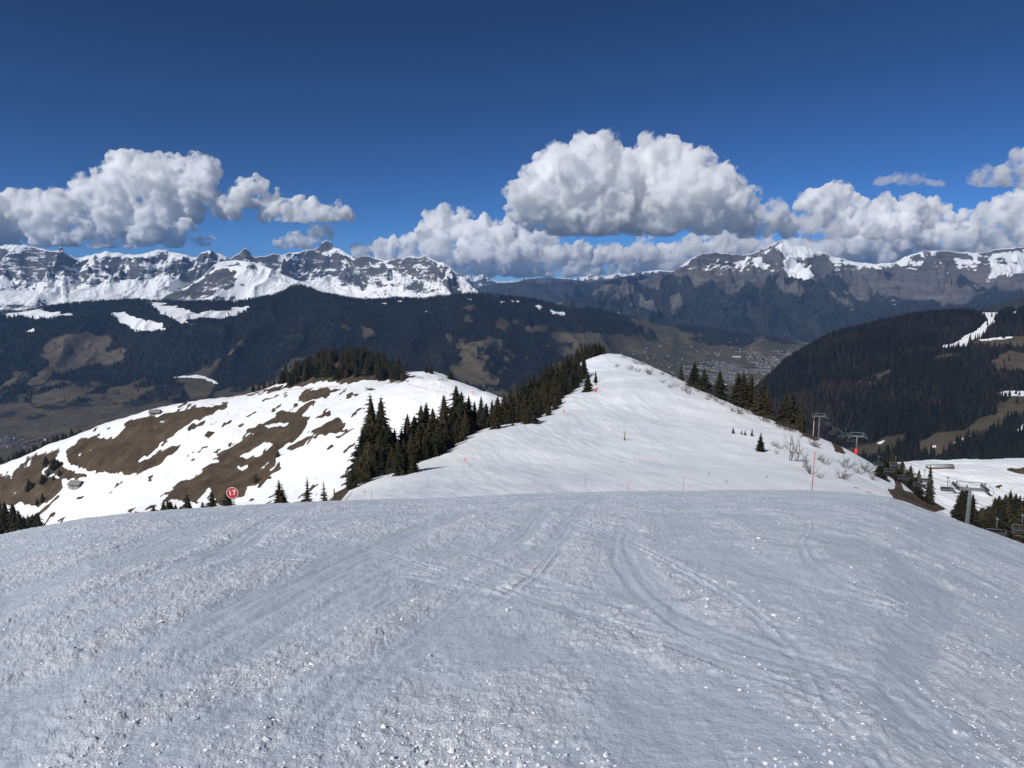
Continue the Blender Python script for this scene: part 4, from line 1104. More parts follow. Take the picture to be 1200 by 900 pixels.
# --- tips peeping over the near crest, left
PE = 'spruce tops peeping over the crest of the near slope'
for u, vt, d, k in ((123, 602, 150, 'narrow'), (130, 602, 150, 'narrow'), (134, 602, 145, 'narrow'), (151, 597, 120, 'narrow'), (155, 595, 120, 'narrow'), (160, 594, 118, 'narrow'), (165, 597, 116, 'narrow'), (173, 596, 120, 'narrow'), (177, 589, 112, 'narrow'),
                    (182, 592, 118, 'small'), (190, 584, 112, 'dense'), (195, 581, 110, 'dense'), (200, 583, 112, 'dense'), (204, 588, 110, 'dense'), (210, 590, 112, 'small'), (222, 588, 112, 'small')):
    tip_tree(u, vt, d, k, 'spruce top peeping over the crest of the near slope', PE, hmin=3)
tip_tree(218, 575, 110, 'narrow', 'slim dark spruce rising behind the near crest, between low tops and a rounder fir', hmin=5)
tip_tree(238, 585, 105, 'dense', 'short fir directly left of the pointed fir by the round sign', hmin=3)
tip_tree(247, 573, 105, 'dense', 'pointed green fir two trees left of the round red sign', hmin=4)
tip_tree(265, 569, 100, 'dense', 'dark fir partly behind the round red sign', hmin=4)
# --- sparse young spruces on the crest, centre left
tip_tree(326, 559, 66, 'sparse', 'widest young spruce with ragged open branches on the crest right of the round sign', width=2.9, hmin=2)
tip_tree(331, 566, 66, 'sparse', 'low half-hidden young spruce touching the widest ragged one', width=1.8, hmin=1.5)
tip_tree(359, 555, 70, 'sparse', 'slender young spruce with airy branches left of the brown one on the crest', width=2.1, hmin=2)
tip_tree(380, 561, 95, 'larch', 'brown bare-looking young conifer on the crest by the dead stub', width=3.0, hmin=2, name='larch')
# --- tall cluster left of the run
for u, vt, d, w, s in ((436, 457, 176, 7.5, 'left one of the two tallest spruces at the left end of the fir belt'), (446, 460, 174, 7.5, 'right one of the two tallest spruces at the left end of the fir belt')):
    tip_tree(u, vt, d, 'narrow', s, width=w * 1.3)
for u, vt, d, k_ in ((423, 500, 168, 'dense'), (429, 492, 170, 'dense'), (434, 476, 178, 'dense'), (441, 478, 180, 'dense'), (450, 484, 178, 'dense'), (455, 496, 172, 'dense'), (444, 505, 162, 'bushy'), (433, 515, 158, 'bushy'), (424, 530, 150, 'bushy')):
    tip_tree(u, vt, d, k_, 'spruce crowding round the two tallest ones at the left end of the fir belt', 'spruces crowding the two tallest', hmin=6)
BL = 'spruces of the belt along the left edge of the ski run'
belt = [(424, 522, 160), (418, 535, 150), (413, 545, 142), (430, 512, 165), (441, 495, 172), (452, 505, 170), (459, 520, 160), (476, 482, 185), (470, 500, 178), (486, 484, 188), (493, 471, 196), (499, 468, 198), (507, 475, 196), (504, 490, 186),
        (490, 495, 180), (482, 503, 172), (497, 505, 174), (508, 506, 176), (516, 500, 182), (521, 460, 212), (534, 448, 222), (541, 456, 222), (537, 470, 215), (550, 461, 226), (556, 468, 226), (545, 480, 212), (528, 478, 205), (535, 488, 200), (560, 478, 224), (552, 490, 214), (523, 492, 192), (513, 512, 178),
        (465, 515, 166), (473, 512, 168), (447, 522, 158), (438, 530, 152), (456, 530, 154), (428, 545, 146), (462, 500, 178), (512, 486, 196), (543, 495, 205), (530, 498, 194)]
for u, vt, d in belt:
    tip_tree(u, vt, d, 'narrow' if rk.random() < .45 else 'dense', 'spruce standing in the belt along the left edge of the ski run', BL, hmin=5)
for u, v, vt, k, s in ((468, 557, 512, 'dense', 'brownish broad spruce at the near edge of the left belt, left of its twin'), (482, 554, 506, 'dense', 'widest brownish spruce at the near edge of the left belt, its boughs on the snow'),
                       (528, 522, 503, 'bushy', 'small rounded spruce alone in front of the left belt')):
    foot_tree(u, v, vt, k, s)
# --- stand climbing the left side of the run
CL = 'spruces of the stand climbing to the hilltop'
stand = [(570, 470, 240), (576, 466, 244), (583, 462, 250), (590, 458, 262), (597, 452, 275), (604, 447, 285), (612, 443, 295), (619, 438, 305), (626, 434, 315), (633, 430, 325), (640, 424, 335), (646, 420, 345), (652, 417, 352), (658, 416, 360), (664, 413, 368), (670, 414, 374), (676, 413, 382),
         (583, 478, 238), (592, 474, 246), (600, 470, 252), (607, 466, 258), (615, 458, 268), (622, 455, 275), (628, 450, 282), (636, 446, 290), (643, 440, 300), (650, 434, 312), (657, 430, 325), (664, 426, 338), (672, 422, 352), (679, 420, 362), (684, 416, 375),
         (597, 484, 238), (612, 476, 246), (622, 470, 256), (632, 462, 268), (640, 457, 278), (648, 450, 290), (656, 446, 302), (662, 441, 315), (668, 436, 328), (675, 432, 342), (632, 474, 258), (643, 468, 266), (651, 463, 276), (655, 458, 285), (606, 482, 240), (616, 484, 245)]
for u, vt, d in stand:
    tip_tree(u, vt, d, 'dense' if rk.random() < .7 else 'narrow', 'spruce in the dense stand climbing to the hilltop', CL, hmin=6, hmax=20)
for u, v, vt, k, s in ((564, 503, 463, 'dense', 'spruce at the low end of the climbing stand, leftmost of a pair'), (581, 502, 469, 'dense', 'spruce at the low end of the climbing stand, right of a pair'),
                       (622, 496, 470, 'dense', 'spruce standing forward of the climbing stand with low skirts'), (601, 499, 490, 'small', 'very short fir between taller ones at the foot of the climbing stand'),
                       (643, 487, 475, 'bushy', 'small round fir alone on the snow right of the climbing stand'), (689, 459, 436, 'dense', 'dark full spruce on the run beside the orange-footed post'),
                       (698, 449, 433, 'small', 'small thin spruce behind the orange-footed post'), (685, 443, 420, 'narrow', 'tall thin spruce just behind the full one by the orange-footed post')):
    foot_tree(u, v, vt, k, s)
HT = 'spruces in the clump on the very hilltop'
for u, vt in ((676, 406), (681, 402), (686, 400), (690, 402), (694, 400), (698, 399), (703, 400), (707, 402), (688, 406), (700, 404)):
    tip_tree(u, vt, 448, 'dense', 'spruce in the clump on the very hilltop', HT, hmin=8)
# --- row on the right edge
for u, v, vt, k, s in ((798, 443, 428, 'narrow', 'thin small spruce, topmost of the row along the right edge'), (813, 448, 423, 'dense', 'second spruce from the top of the right edge row'), (825, 452, 431, 'dense', 'third spruce from the top of the right edge row'),
                       (843, 465, 433, 'dense', 'single well-spaced spruce in the right edge row, fourth from its top'), (864, 468, 436, 'dense', 'left of the close threesome in the right edge row'), (870, 469, 434, 'dense', 'middle of the close threesome in the right edge row'), (878, 472, 437, 'dense', 'right of the close threesome in the right edge row'),
                       (893, 480, 444, 'dense', 'left rear spruce of the clump below the threesome on the right edge'), (904, 481, 446, 'dense', 'right rear spruce of the clump below the threesome on the right edge'), (898, 488, 456, 'dense', 'front spruce of the clump below the threesome on the right edge'),
                       (919, 491, 460, 'dense', 'left of two touching spruces near the low end of the right edge row'), (926, 492, 457, 'dense', 'right of two touching spruces near the low end of the right edge row'), (938, 495, 464, 'narrow', 'lowest spruce of the right edge row'),
                       (891, 529, 505, 'sparse', 'solitary open-branched spruce on the run below the right edge row'), (859, 508, 500, 'small', 'leftmost of four tiny firs on the run'), (869, 509, 503, 'small', 'second of four tiny firs on the run'), (873, 510, 503, 'small', 'third of four tiny firs on the run'), (881, 511, 501, 'small', 'largest of four tiny firs on the run')):
    foot_tree(u, v, vt, k, s)
# --- right lower stands
RL = 'spruces on the bank below the chairlift'
for u, vt, d in ((1037, 540, 215), (1042, 534, 218), (1046, 527, 222), (1031, 548, 205), (1052, 540, 230), (1057, 537, 232), (1064, 548, 225), (1068, 543, 228), (1077, 548, 232), (1072, 556, 224), (1036, 556, 205), (1061, 556, 224), (1047, 548, 215)):
    tip_tree(u, vt, d, 'dense', 'spruce on the brown bank below the chairlift', RL, hmin=6, hmax=17)
tip_tree(1093, 542, 238, 'dense', 'tallest clear-cut spruce on the bank beside the snow field', width=5.5)
for u, vt, d, s in ((1129, 567, 172, 'left spruce right behind the near lift tower'), (1134, 566, 170, 'right spruce right behind the near lift tower'), (1141, 577, 160, 'lower spruce behind the right arm of the near lift tower'), (1124, 580, 150, 'lower spruce behind the left arm of the near lift tower')): tip_tree(u, vt, d, 'dense', s, hmin=6)
RC_ = 'spruces in the clump at the right edge'
for u, vt, d in ((1168, 580, 160), (1172, 578, 160), (1178, 576, 158), (1186, 571, 160), (1191, 575, 158), (1196, 577, 158), (1163, 590, 155), (1203, 574, 158), (1182, 586, 150), (1175, 590, 148), (1199, 588, 150)):
    tip_tree(u, vt, d, 'dense', 'spruce in the clump at the right edge under the chairlift', RC_, hmin=6, hmax=17)
for u, vt in ((1153, 592), (1158, 594), (1161, 590)): tip_tree(u, vt, 200, 'bushy', 'low bushy fir left of the right edge clump', 'low bushy firs beside the right edge clump', hmin=3)

# --- bare shrubs and bare trees
def shrub_mesh(seed, stems, spread, name='branches'):
    r_ = random.Random(seed); m = MB()
    def grow(p, d, L, rad_, lvl):
        n_ = 3; pts = [p]
        for i in range(n_):
            d = d + np.array([r_.gauss(0, .16), r_.gauss(0, .16), r_.gauss(.05, .1)]); d /= np.linalg.norm(d)
            pts.append(pts[-1] + d * L / n_)
        m.tube(pts, [rad_ * (1 - .65 * i / n_) for i in range(n_ + 1)], 4, cap=False)
        if lvl:
            for _ in range(r_.randint(3, 5)):
                i = r_.randint(1, n_); dd = d + np.array([r_.gauss(0, .55), r_.gauss(0, .55), r_.uniform(0, .5)]); dd /= np.linalg.norm(dd)
                grow(pts[i], dd, L * r_.uniform(.4, .65), rad_ * .5, lvl - 1)
    for k in range(stems):
        a = r_.uniform(0, 6.28); s = r_.uniform(.1, 1) * spread
        d = np.array([math.cos(a) * s, math.sin(a) * s, 1]); d /= np.linalg.norm(d)
        grow(np.array([math.cos(a) * .08 * spread, math.sin(a) * .08 * spread, -.06]), d, r_.uniform(.45, .75), .018, 2)
    return m.mesh(name)
SHR = [shrub_mesh(k, 9, 1.1, 'shrub') for k in (1, 2, 3)]
TWG = [shrub_mesh(k, 3, .45, 'bare_tree') for k in (11, 12)]
for me in SHR + TWG: me.materials.append(M['twig'])
def shrub(u, v, size, label, group, meshes=SHR, name='shrub', cat='shrub', d0=110):
    p = hit_near(u, v, d0)
    if p is None: print('no shrub ground', u, v); return
    o = bpy.data.objects.new(name, meshes[tr_.randrange(len(meshes))]); col.objects.link(o)
    o.location = p; o.rotation_euler = (0, 0, tr_.uniform(0, 6.28)); o.scale = (size, size, size * (.85 if meshes is SHR else 1))
    tag(o, label, cat, group)
SG = 'bare shrubs poking through the snow along the right edge'
c6 = (4.286, 680, 390)
for x, y in ((220, 120), (280, 150), (315, 155), (250, 180), (180, 165), (345, 200), (355, 205), (290, 190), (415, 205), (415, 245), (460, 220), (480, 265), (455, 270), (540, 270), (590, 290), (545, 300), (520, 285), (570, 250), (640, 330), (660, 320), (690, 340), (715, 355), (630, 285),
             (770, 390), (790, 395), (810, 405), (820, 370), (770, 345), (850, 400), (885, 385), (915, 435), (945, 445), (1000, 470), (1040, 480), (1060, 490), (1030, 460)):
    shrub(680 + x / 4.286, 390 + y / 4.286 + 1.5, tr_.uniform(2.2, 4.6), 'leafless grey shrub poking through the snow along the right edge of the run', SG)
LG = 'leafless shrubs on the steep snow near the lift towers'
for x, y, s in ((430, 410, 3.4), (400, 395, 3.0), (210, 260, 2.6), (150, 255, 2.2), (90, 225, 2.0), (330, 300, 1.6), (290, 320, 1.5), (690, 590, 3.2), (650, 680, 2.8), (670, 690, 2.6), (480, 540, 2.4), (450, 520, 2.0), (520, 560, 2.0), (460, 680, 1.8), (380, 640, 2.4), (680, 540, 2.4), (840, 600, 3.4), (800, 640, 2.6), (870, 620, 2.6), (940, 700, 2.6), (60, 400, 2.4), (100, 420, 2.4), (80, 465, 1.6)):
    shrub(900 + x / 7.5, 470 + y / 7.5, s, 'leafless brown shrub on the steep snow near the lift towers', LG)
for u, v, s, lb in ((927, 540, 6.6, 'leafless upright tree below the solitary spruce, left one of a pair'), (934, 540, 6.0, 'leafless tree below the solitary spruce, right one of a pair'), (941, 548, 4.2, 'low leafless tree downhill of the bare pair'), (951, 556, 3.0, 'smallest leafless tree just behind the tall pink pole')):
    shrub(u, v, s, lb, None, TWG, 'bare_tree', 'tree')
for u, v in ((486, 441), (490, 443), (494, 444), (515, 446), (519, 446), (524, 447)): shrub(u, v, 3.2, 'low dark scrub on the snowy saddle', 'scrub on the snowy saddle', SHR, 'shrub', 'shrub', 560)

# ================================================================== PISTE FURNITURE
def pole(u, vt, vb, d, rad_, label, mat, group=None, lean=0.0):
    if d is None: p = hit(u, vb, 62)
    else: x = P(u, vb, d)[0]; p = (x, d, gz(x, d))
    h = P(u, vt, p[1])[2] - p[2]
    root = empty('piste_pole', (p[0], p[1], p[2])); tag(root, label, 'pole', group)
    m = MB(); m.tube([(0, 0, -.3), (lean * h, 0, h - .06)], rad_, 8); m.build('shaft', mat, root, True)
    c = MB(); c.tube([(lean * h, 0, h - .06), (lean * h * 1.001, 0, h)], rad_ * 1.25, 8); c.build('cap', M['red'], root, True)
pole(951.3, 530, 576, 39.0, .024, 'tall faded red pole on the near crest at the right, the nearest and tallest pole', M['pink'], lean=.02)
pole(800, 558, 577, 44.0, .014, 'thin leaning red pole on the crest left of the tallest one', M['pink'], lean=.06)
pole(736, 565, 579, 72.0, .022, 'thin red pole at the crest, right of centre, shorter than its neighbours', M['pink'])
pole(686, 555.5, 570, None, .03, 'thin red pole in the dip near the middle of the picture, behind the crest', M['pink'])
pole(501.5, 559, 569.5, None, .03, 'thin red pole on the snow between the crest and the small red disc', M['pink'], lean=-.06)
pole(436.5, 576.5, 588, 58.0, .02, 'thin red pole on the crest right of the wooden stub', M['pink'], lean=-.05)
pole(562.5, 518, 527, None, .03, 'faint pale red pole left of the run', M['pink'])
pole(718, 496, 506.5, None, .035, 'faint pale red pole close to the tan marker board', M['pink'])

def text_mesh(body, size, depth):
    cu = bpy.data.curves.new('digits', 'FONT'); cu.body = body; cu.size = size; cu.extrude = depth; cu.align_x = 'CENTER'; cu.align_y = 'CENTER'; cu.offset = size * .025; cu.space_character = 1.12
    o = bpy.data.objects.new('tmp', cu); col.objects.link(o)
    dg = bpy.context.evaluated_depsgraph_get(); me = bpy.data.meshes.new_from_object(o.evaluated_get(dg))
    bpy.data.objects.remove(o); return me
def disc(mb, r, y0, y1, z, n=32):
    mb.tube([(0, y0, z), (0, y1, z)], r, n)
def number_sign():
    x = P(275, 592, 40)[0]; d = 40.0; z = gz(x, d); top = P(272, 577.5, d)[2] - z
    root = empty('piste_sign', (x, d, z)); tag(root, 'round red sign with white number 17 on a grey post at the crest', 'sign')
    root.rotation_euler = (0, R(-7), R(4))
    p = MB(); p.tube([(0, .03, -.4), (0, .03, top + .1)], .022, 8); p.build('post', M['steel'], root, True)
    b = MB(); disc(b, .34, -.012, .012, top); b.build('rim', M['white'], root)
    f = MB(); disc(f, .312, -.018, -.0125, top); pl = f.build('face', M['red'], root)
    me = text_mesh('17', .40, .003); me.materials.append(M['white'])
    t = bpy.data.objects.new('digits', me); col.objects.link(t); t.parent = pl
    t.location = (0, -.0225, top); t.rotation_euler = (math.pi / 2, 0, 0)
number_sign()
def ring_sign(u, v, vb, r, label, d0=62):
    p = hit(u, vb, d0); z = P(u, v, p[1])[2] - p[2]
    root = empty('piste_marker', p); tag(root, label, 'sign')
    m = MB(); m.tube([(0, .05, -.3), (0, .05, z)], .03, 8); m.build('post', M['steel'], root, True)
    b = MB(); disc(b, r, -.02, .02, z, 24); b.build('disc', M['red'], root)
    c = MB(); disc(c, r * .55, -.028, -.0205, z, 20); c.build('centre', M['white'], root)
ring_sign(545.3, 538.6, 543.5, .36, 'small red round marker with pale centre on the snow left of the run')
ring_sign(661, 481.8, 486, .42, 'tiny faded red round marker higher up the run, below the climbing stand')
ring_sign(554, 459.8, 463, .9, 'small red marker on the snowy end of the far left hill', 480)
def padded_post():
    p = hit(698.2, 459.5, 150); k = p[1] / F
    root = empty('padded_post', p); tag(root, 'post with orange padded foot and white top beside a dark spruce on the run', 'post')
    m = MB(); m.tube([(0, 0, -.2), (0, 0, 4.6 * k)], 1.25 * k, 12); m.build('pad', M['orange'], root, True)
    m = MB(); m.tube([(0, 0, 4.6 * k + .01), (-.1 * k, 0, 8.6 * k)], .8 * k, 10); m.build('shaft', M['white'], root, True)
    m = MB(); m.box(-1.3 * k, 1.1 * k, -.6 * k, .6 * k, 8.62 * k, 9.8 * k); m.build('head', M['pink'], root)
padded_post()
def marker_board():
    p = hit(732, 516, 100); k = p[1] / F
    root = empty('marker_board', p); tag(root, 'narrow tan upright board on a dark foot in the middle of the run', 'marker')
    m = MB(); m.box(-1.0 * k, .9 * k, -.08, .08, 3.0 * k, 11 * k); m.build('board', M['tan'], root)
    m = MB(); m.box(-.9 * k, .6 * k, -.16, .16, -.3, 3.0 * k - .003); m.build('foot', M['dark'], root)
marker_board()
def stub(u, vt, vb, d, r, label, lean, name='stump', cat='stump', mat='wood'):
    p = gu(u, d, vb); h = P(u, vt, d)[2] - p[2]
    m = MB(); m.tube([(0, 0, -.3), (lean * h * .5, 0, h * .5), (lean * h, 0, h)], [r, r * .85, r * .6], 8)
    m.tube([(lean * h * .5, 0, h * .5), (lean * h * .5 + .12, 0.05, h * .62)], [r * .4, r * .15], 5)
    o = m.build(name, M[mat], None, True); o.location = p; tag(o, label, cat)
stub(392, 573, 588, 60, .085, 'dark dead trunk stub standing at the crest next to the brown conifer', .0)
stub(397, 577.5, 588, 61, .03, 'thin dead stick leaning right out of the snow by the stub', .9, 'stick', 'stick')
def sticks(u, v, L, ang_, label, d0=62):
    p = hit(u, v, d0); m = MB(); a = R(ang_)
    m.tube([(0, 0, -.1), (math.cos(a) * L * .5, 0, math.sin(a) * L * .5), (math.cos(a + .15) * L, .05, math.sin(a + .1) * L)], [.05, .04, .02], 6)
    m.tube([(math.cos(a) * L * .5, 0, math.sin(a) * L * .5), (math.cos(a + .8) * L * .8, .1, math.sin(a + .8) * L * .8)], [.03, .012], 5)
    o = m.build('twig', M['bark'], None, True); o.location = p; tag(o, label, 'twig')
sticks(829, 558, 1.0, 55, 'leaning bare twig on the bright snow, left of the forked one')
sticks(853, 566, .7, 130, 'dark forked twig on the bright snow right of the leaning pole')
sticks(897, 560, .6, 35, 'small flat twig on the bright snow halfway to the tallest pole')
sticks(548.5, 547, 1.1, 25, 'dark branch lying on the snow under the small red disc')
sticks(428, 579, .7, 100, 'dark twig on the crest between the stub and a red pole')
for u, v in ((1003, 572), (1017, 577)):
    p = hit(u, v, 62); m = MB(); m.tube([(-.7, 0, .05), (0, 0, .09), (.7, .05, -.05)], [.05, .06, .03], 6); o = m.build('branch', M['bark'], None, True); o.location = p
    tag(o, 'dark branch lying flat on the snow ' + ('left of its twin below the red-footed tower' if u < 1010 else 'right of its twin, nearest the crest'), 'branch')
def net(pts, label, hgt=1.0):
    q = [hit(u, v, 560) for u, v in pts]; q = [p for p in q if p]
    root = empty('safety_net', q[0]); tag(root, label, 'net')
    o0 = np.array(q[0]); m = MB(); ps = MB()
    for a, b in zip(q[:-1], q[1:]):
        a, b = np.array(a) - o0, np.array(b) - o0
        m.add([tuple(a + (0, 0, .2)), tuple(b + (0, 0, .2)), tuple(b + (0, 0, hgt)), tuple(a + (0, 0, hgt)), tuple(a + (0, .04, .2)), tuple(b + (0, .04, .2)), tuple(b + (0, .04, hgt)), tuple(a + (0, .04, hgt))],
              [(0, 1, 2, 3), (5, 4, 7, 6), (3, 2, 6, 7), (1, 0, 4, 5)])
        ps.tube([tuple(a + (0, -.06, -.2)), tuple(a + (0, -.06, hgt + .2))], .05, 5)
    m.build('netting', M['netting'], root); ps.build('posts', M['pink'], root)
net([(268, 466), (285, 463.5), (305, 461), (325, 458.6), (345, 456.6), (365, 455.2), (385, 454), (400, 453)], 'thin line of red safety net along the snowy crest below the wooded knoll', .7)
net([(478, 450.5), (484, 452.5), (490, 454), (496, 455.5), (502, 457)], 'short thin line of red safety net near the right end of the left hill', .7)

# --- huts
def hut(u, v, L, W, Hh, th, label, d0, wallm, roofm):
    p = hit(u, v, d0); root = empty('hut', p, th); tag(root, label, 'hut')
    e = Hh * .5
    b = MB(); b.box(-L / 2, L / 2, -W / 2, W / 2, -1.5, Hh * .22); b.build('base_wall', M['stone'], root)
    w = MB(); w.box(-L / 2 + .05, L / 2 - .05, -W / 2 + .05, W / 2 - .05, Hh * .22 + .01, e)
    w.add([(-L / 2 + .05, -W / 2 + .05, e), (-L / 2 + .05, W / 2 - .05, e), (-L / 2 + .05, 0, Hh - .25), (L / 2 - .05, -W / 2 + .05, e), (L / 2 - .05, W / 2 - .05, e), (L / 2 - .05, 0, Hh - .25)], [], [(0, 2, 1), (3, 4, 5)])
    w.build('timber_wall', wallm, root)
    r = MB(); o_ = .9; t_ = .25
    for s in (-1, 1):
        ed, ri = (s * (W / 2 + o_), e - .35), (0, Hh)
        r.add([(-L / 2 - o_, ed[0], ed[1]), (L / 2 + o_, ed[0], ed[1]), (L / 2 + o_, 0, Hh), (-L / 2 - o_, 0, Hh), (-L / 2 - o_, ed[0], ed[1] + t_), (L / 2 + o_, ed[0], ed[1] + t_), (L / 2 + o_, 0, Hh + t_), (-L / 2 - o_, 0, Hh + t_)],
              [(0, 1, 2, 3), (4, 7, 6, 5), (0, 4, 5, 1), (0, 3, 7, 4), (1, 5, 6, 2)])
    ro = r.build('roof', roofm, root)
    c = MB(); c.box(L * .2 - .4, L * .2 + .4, -.4, .4, Hh - .6, Hh + 1.0); c.build('chimney', M['stone'], ro)
    d_ = MB(); d_.box(-.55, .55, -W / 2 - .03, -W / 2 + .04, 0, min(2.0, e - .2)); d_.build('door', M['dark'], root)
    for xx in (-L * .3, L * .3):
        g_ = MB(); g_.box(xx - .5, xx + .5, -W / 2 - .02, -W / 2 + .04, Hh * .27, Hh * .42); g_.build('window', M['glass'], root)
hut(90, 570, 11.5, 8, 5.6, R(-14), 'low timber hut with grey roof on the snow below the brown meadow', 440, M['wood'], M['roofgrey'])
hut(182, 485.5, 9, 7, 4.8, R(10), 'small grey-roofed hut on the crest at the upper edge of the brown meadow', 600, M['wood'], M['roofgrey'])

# --- covered moving-carpet tunnel on the right snow field
def tunnel():
    a, b = P(1088, 549, 520), P(1117.5, 548.5, 520)
    d = 520.0; x0 = P(1086, 549, d)[0]; x1 = P(1117, 549, d)[0]; zz = gz((x0 + x1) / 2, d) + .6
    root = empty('carpet_tunnel', ((x0 + x1) / 2, d, zz), R(4)); tag(root, 'long grey half-round tunnel lying across the far right snow field', 'tunnel')
    L = (x1 - x0) / 2; r_ = 2.0
    m = MB(); n_ = 14
    v = [(sx * L, r_ * math.cos(math.pi * k / n_), .5 + r_ * math.sin(math.pi * k / n_)) for sx in (-1, 1) for k in range(n_ + 1)]
    q = [(k, k + 1, n_ + 2 + k, n_ + 1 + k) for k in range(n_)]
    t = [(0, k + 1, k) for k in range(1, n_)] + [(n_ + 1, n_ + 1 + k, n_ + 2 + k) for k in range(1, n_)]
    m.add(v, q, t); m.build('cover', M['cover'], root, True)
    for k in range(12):
        xx = -L + (k + .5) * 2 * L / 12; rb = MB()
        rb.tube([(xx, (r_ + .05) * math.cos(math.pi * j / 10), .5 + (r_ + .05) * math.sin(math.pi * j / 10)) for j in range(11)], .09, 5); rb.build('rib', M['palesteel'], root, True)
    s = MB(); s.box(-L, L, -r_ - .2, r_ + .2, -2.0, .49); s.build('plinth', M['wood'], root)
tunnel()

# ================================================================== CHAIRLIFT
PYL = []
def pylon(u, vtop, d, arm, label, red=False, twin=False, ground_gap=0.0):
    x, y, zt = P(u, vtop, d); zg = gz(x, y); h = zt - zg
    dirx = LIFT_DIR; rz = math.atan2(dirx[1], dirx[0]) - math.pi / 2
    root = empty('lift_tower', (x, y, zg), rz); tag(root, label, 'lift tower', 'towers of the chairlift')
    rm = .0032 * d / 1.0 if False else .27
    m = MB(); m.tube([(0, 0, -1), (0, 0, h * .5), (0, 0, h - .35)], [rm * 1.15, rm, rm * .85], 14); m.build('mast', M['palesteel'], root, True)
    c = MB(); c.box(-arm / 2, arm / 2, -.22, .22, h - .55, h - .1)
    for s in (-1, 1):
        c.tube([(s * arm * .46, 0, h - .3), (s * arm * .50, 0, h + .9)], .09, 6); c.tube([(s * arm * .30, 0, h - .3), (s * arm * .48, 0, h + .85)], .06, 6)
    c.tube([(-arm * .5, 0, h + .9), (arm * .5, 0, h + .9)], .07, 6); c.build('crossarm', M['steel'], root)
    for s in (-1, 1):
        g_ = MB(); g_.box(s * arm / 2 - .13, s * arm / 2 + .13, -2.1, 2.1, h - .25, h + .0)
        w = g_.build('sheave_beam', M['steel'], root)
        sh = MB()
        for k in range(6): sh.tube([(s * arm / 2 - .09, -1.75 + .7 * k, h + .12), (s * arm / 2 + .09, -1.75 + .7 * k, h + .12)], .26, 12)
        sh.build('sheaves', M['dark'], w, True)
        pl = MB(); pl.box(s * (arm / 2 + .45) - .28, s * (arm / 2 + .45) + .28, -2.2, 2.2, h - .75, h - .69)
        for yy in (-2.15, 0, 2.15): pl.tube([(s * (arm / 2 + .72), yy, h - .7), (s * (arm / 2 + .72), yy, h + .4)], .035, 5)
        pl.tube([(s * (arm / 2 + .72), -2.15, h + .4), (s * (arm / 2 + .72), 2.15, h + .4)], .035, 5); pl.build('catwalk', M['steel'], root)
    ld = MB()
    for s in (-.2, .2): ld.tube([(s, -rm - .18, .6), (s, -rm - .14, h - .6)], .025, 5)
    for k in range(int((h - 1.2) / .35)): ld.tube([(-.2, -rm - .17, .8 + .35 * k), (.2, -rm - .17, .8 + .35 * k)], .018, 4)
    ld.build('ladder', M['steel'], root)
    if red:
        pd = MB(); pd.tube([(0, 0, -.6), (0, 0, 2.4)], .62, 14); pd.build('pad', M['red'], root, True)
    if twin:
        t_ = MB(); t_.tube([(-2.1, 0, -2.5), (-2.1, 0, h - .6)], .2, 10); t_.build('second_mast', M['tan'], root, True)
    return (x, y, zt)
pA, pB, pC = P(1137, 571, 118), P(1004.5, 509, 240), P(960.5, 486, 300)
LIFT_DIR = np.array(pB[:2]) - np.array(pA[:2]); LIFT_DIR /= np.linalg.norm(LIFT_DIR)
ARM = 4.3
tops = [pylon(1137, 571, 118, ARM, 'nearest lift tower, its wide steel head seen large at the lower right'),
        pylon(1004.5, 510, 240, ARM, 'middle lift tower with a red padded foot on the snowy edge', True),
        pylon(960.5, 487, 300, ARM, 'farthest lift tower with two masts on the right edge', False, True)]
side = np.array([LIFT_DIR[1], -LIFT_DIR[0], 0.0])
t0 = np.array(tops[0]); t1 = np.array(tops[1]); t2 = np.array(tops[2])
start = t0 + (t0 - t1) / np.linalg.norm((t0 - t1)[:2]) * 95; start[2] = t0[2] + 9
dl = np.append(LIFT_DIR, 0)
e1 = t2 + dl * 260 + np.array([0, 0, -118.0]); e2 = e1 + dl * 330 + np.array([0, 0, -95.0])
PATH = [start, t0, t1, t2, e1, e2]
def cable_pts(s):
    out = []
    for a, b in zip(PATH[:-1], PATH[1:]):
        L = np.linalg.norm(b - a); n_ = 18
        for k in range(n_):
            t = k / n_; p = a + (b - a) * t; p = p + side * s * ARM / 2; p[2] += .38 - L * .018 * 4 * t * (1 - t)
            out.append(p)
    out.append(PATH[-1] + side * s * ARM / 2)
    return out
CAB = {}
for s, nm in ((-1, 'left haul rope of the chairlift running over the tower heads'), (1, 'right haul rope of the chairlift running over the tower heads')):
    CAB[s] = cable_pts(s)
    m = MB(); m.tube(CAB[s], .028, 6); tag(m.build('haul_rope', M['cable'], None, True), nm, 'rope')
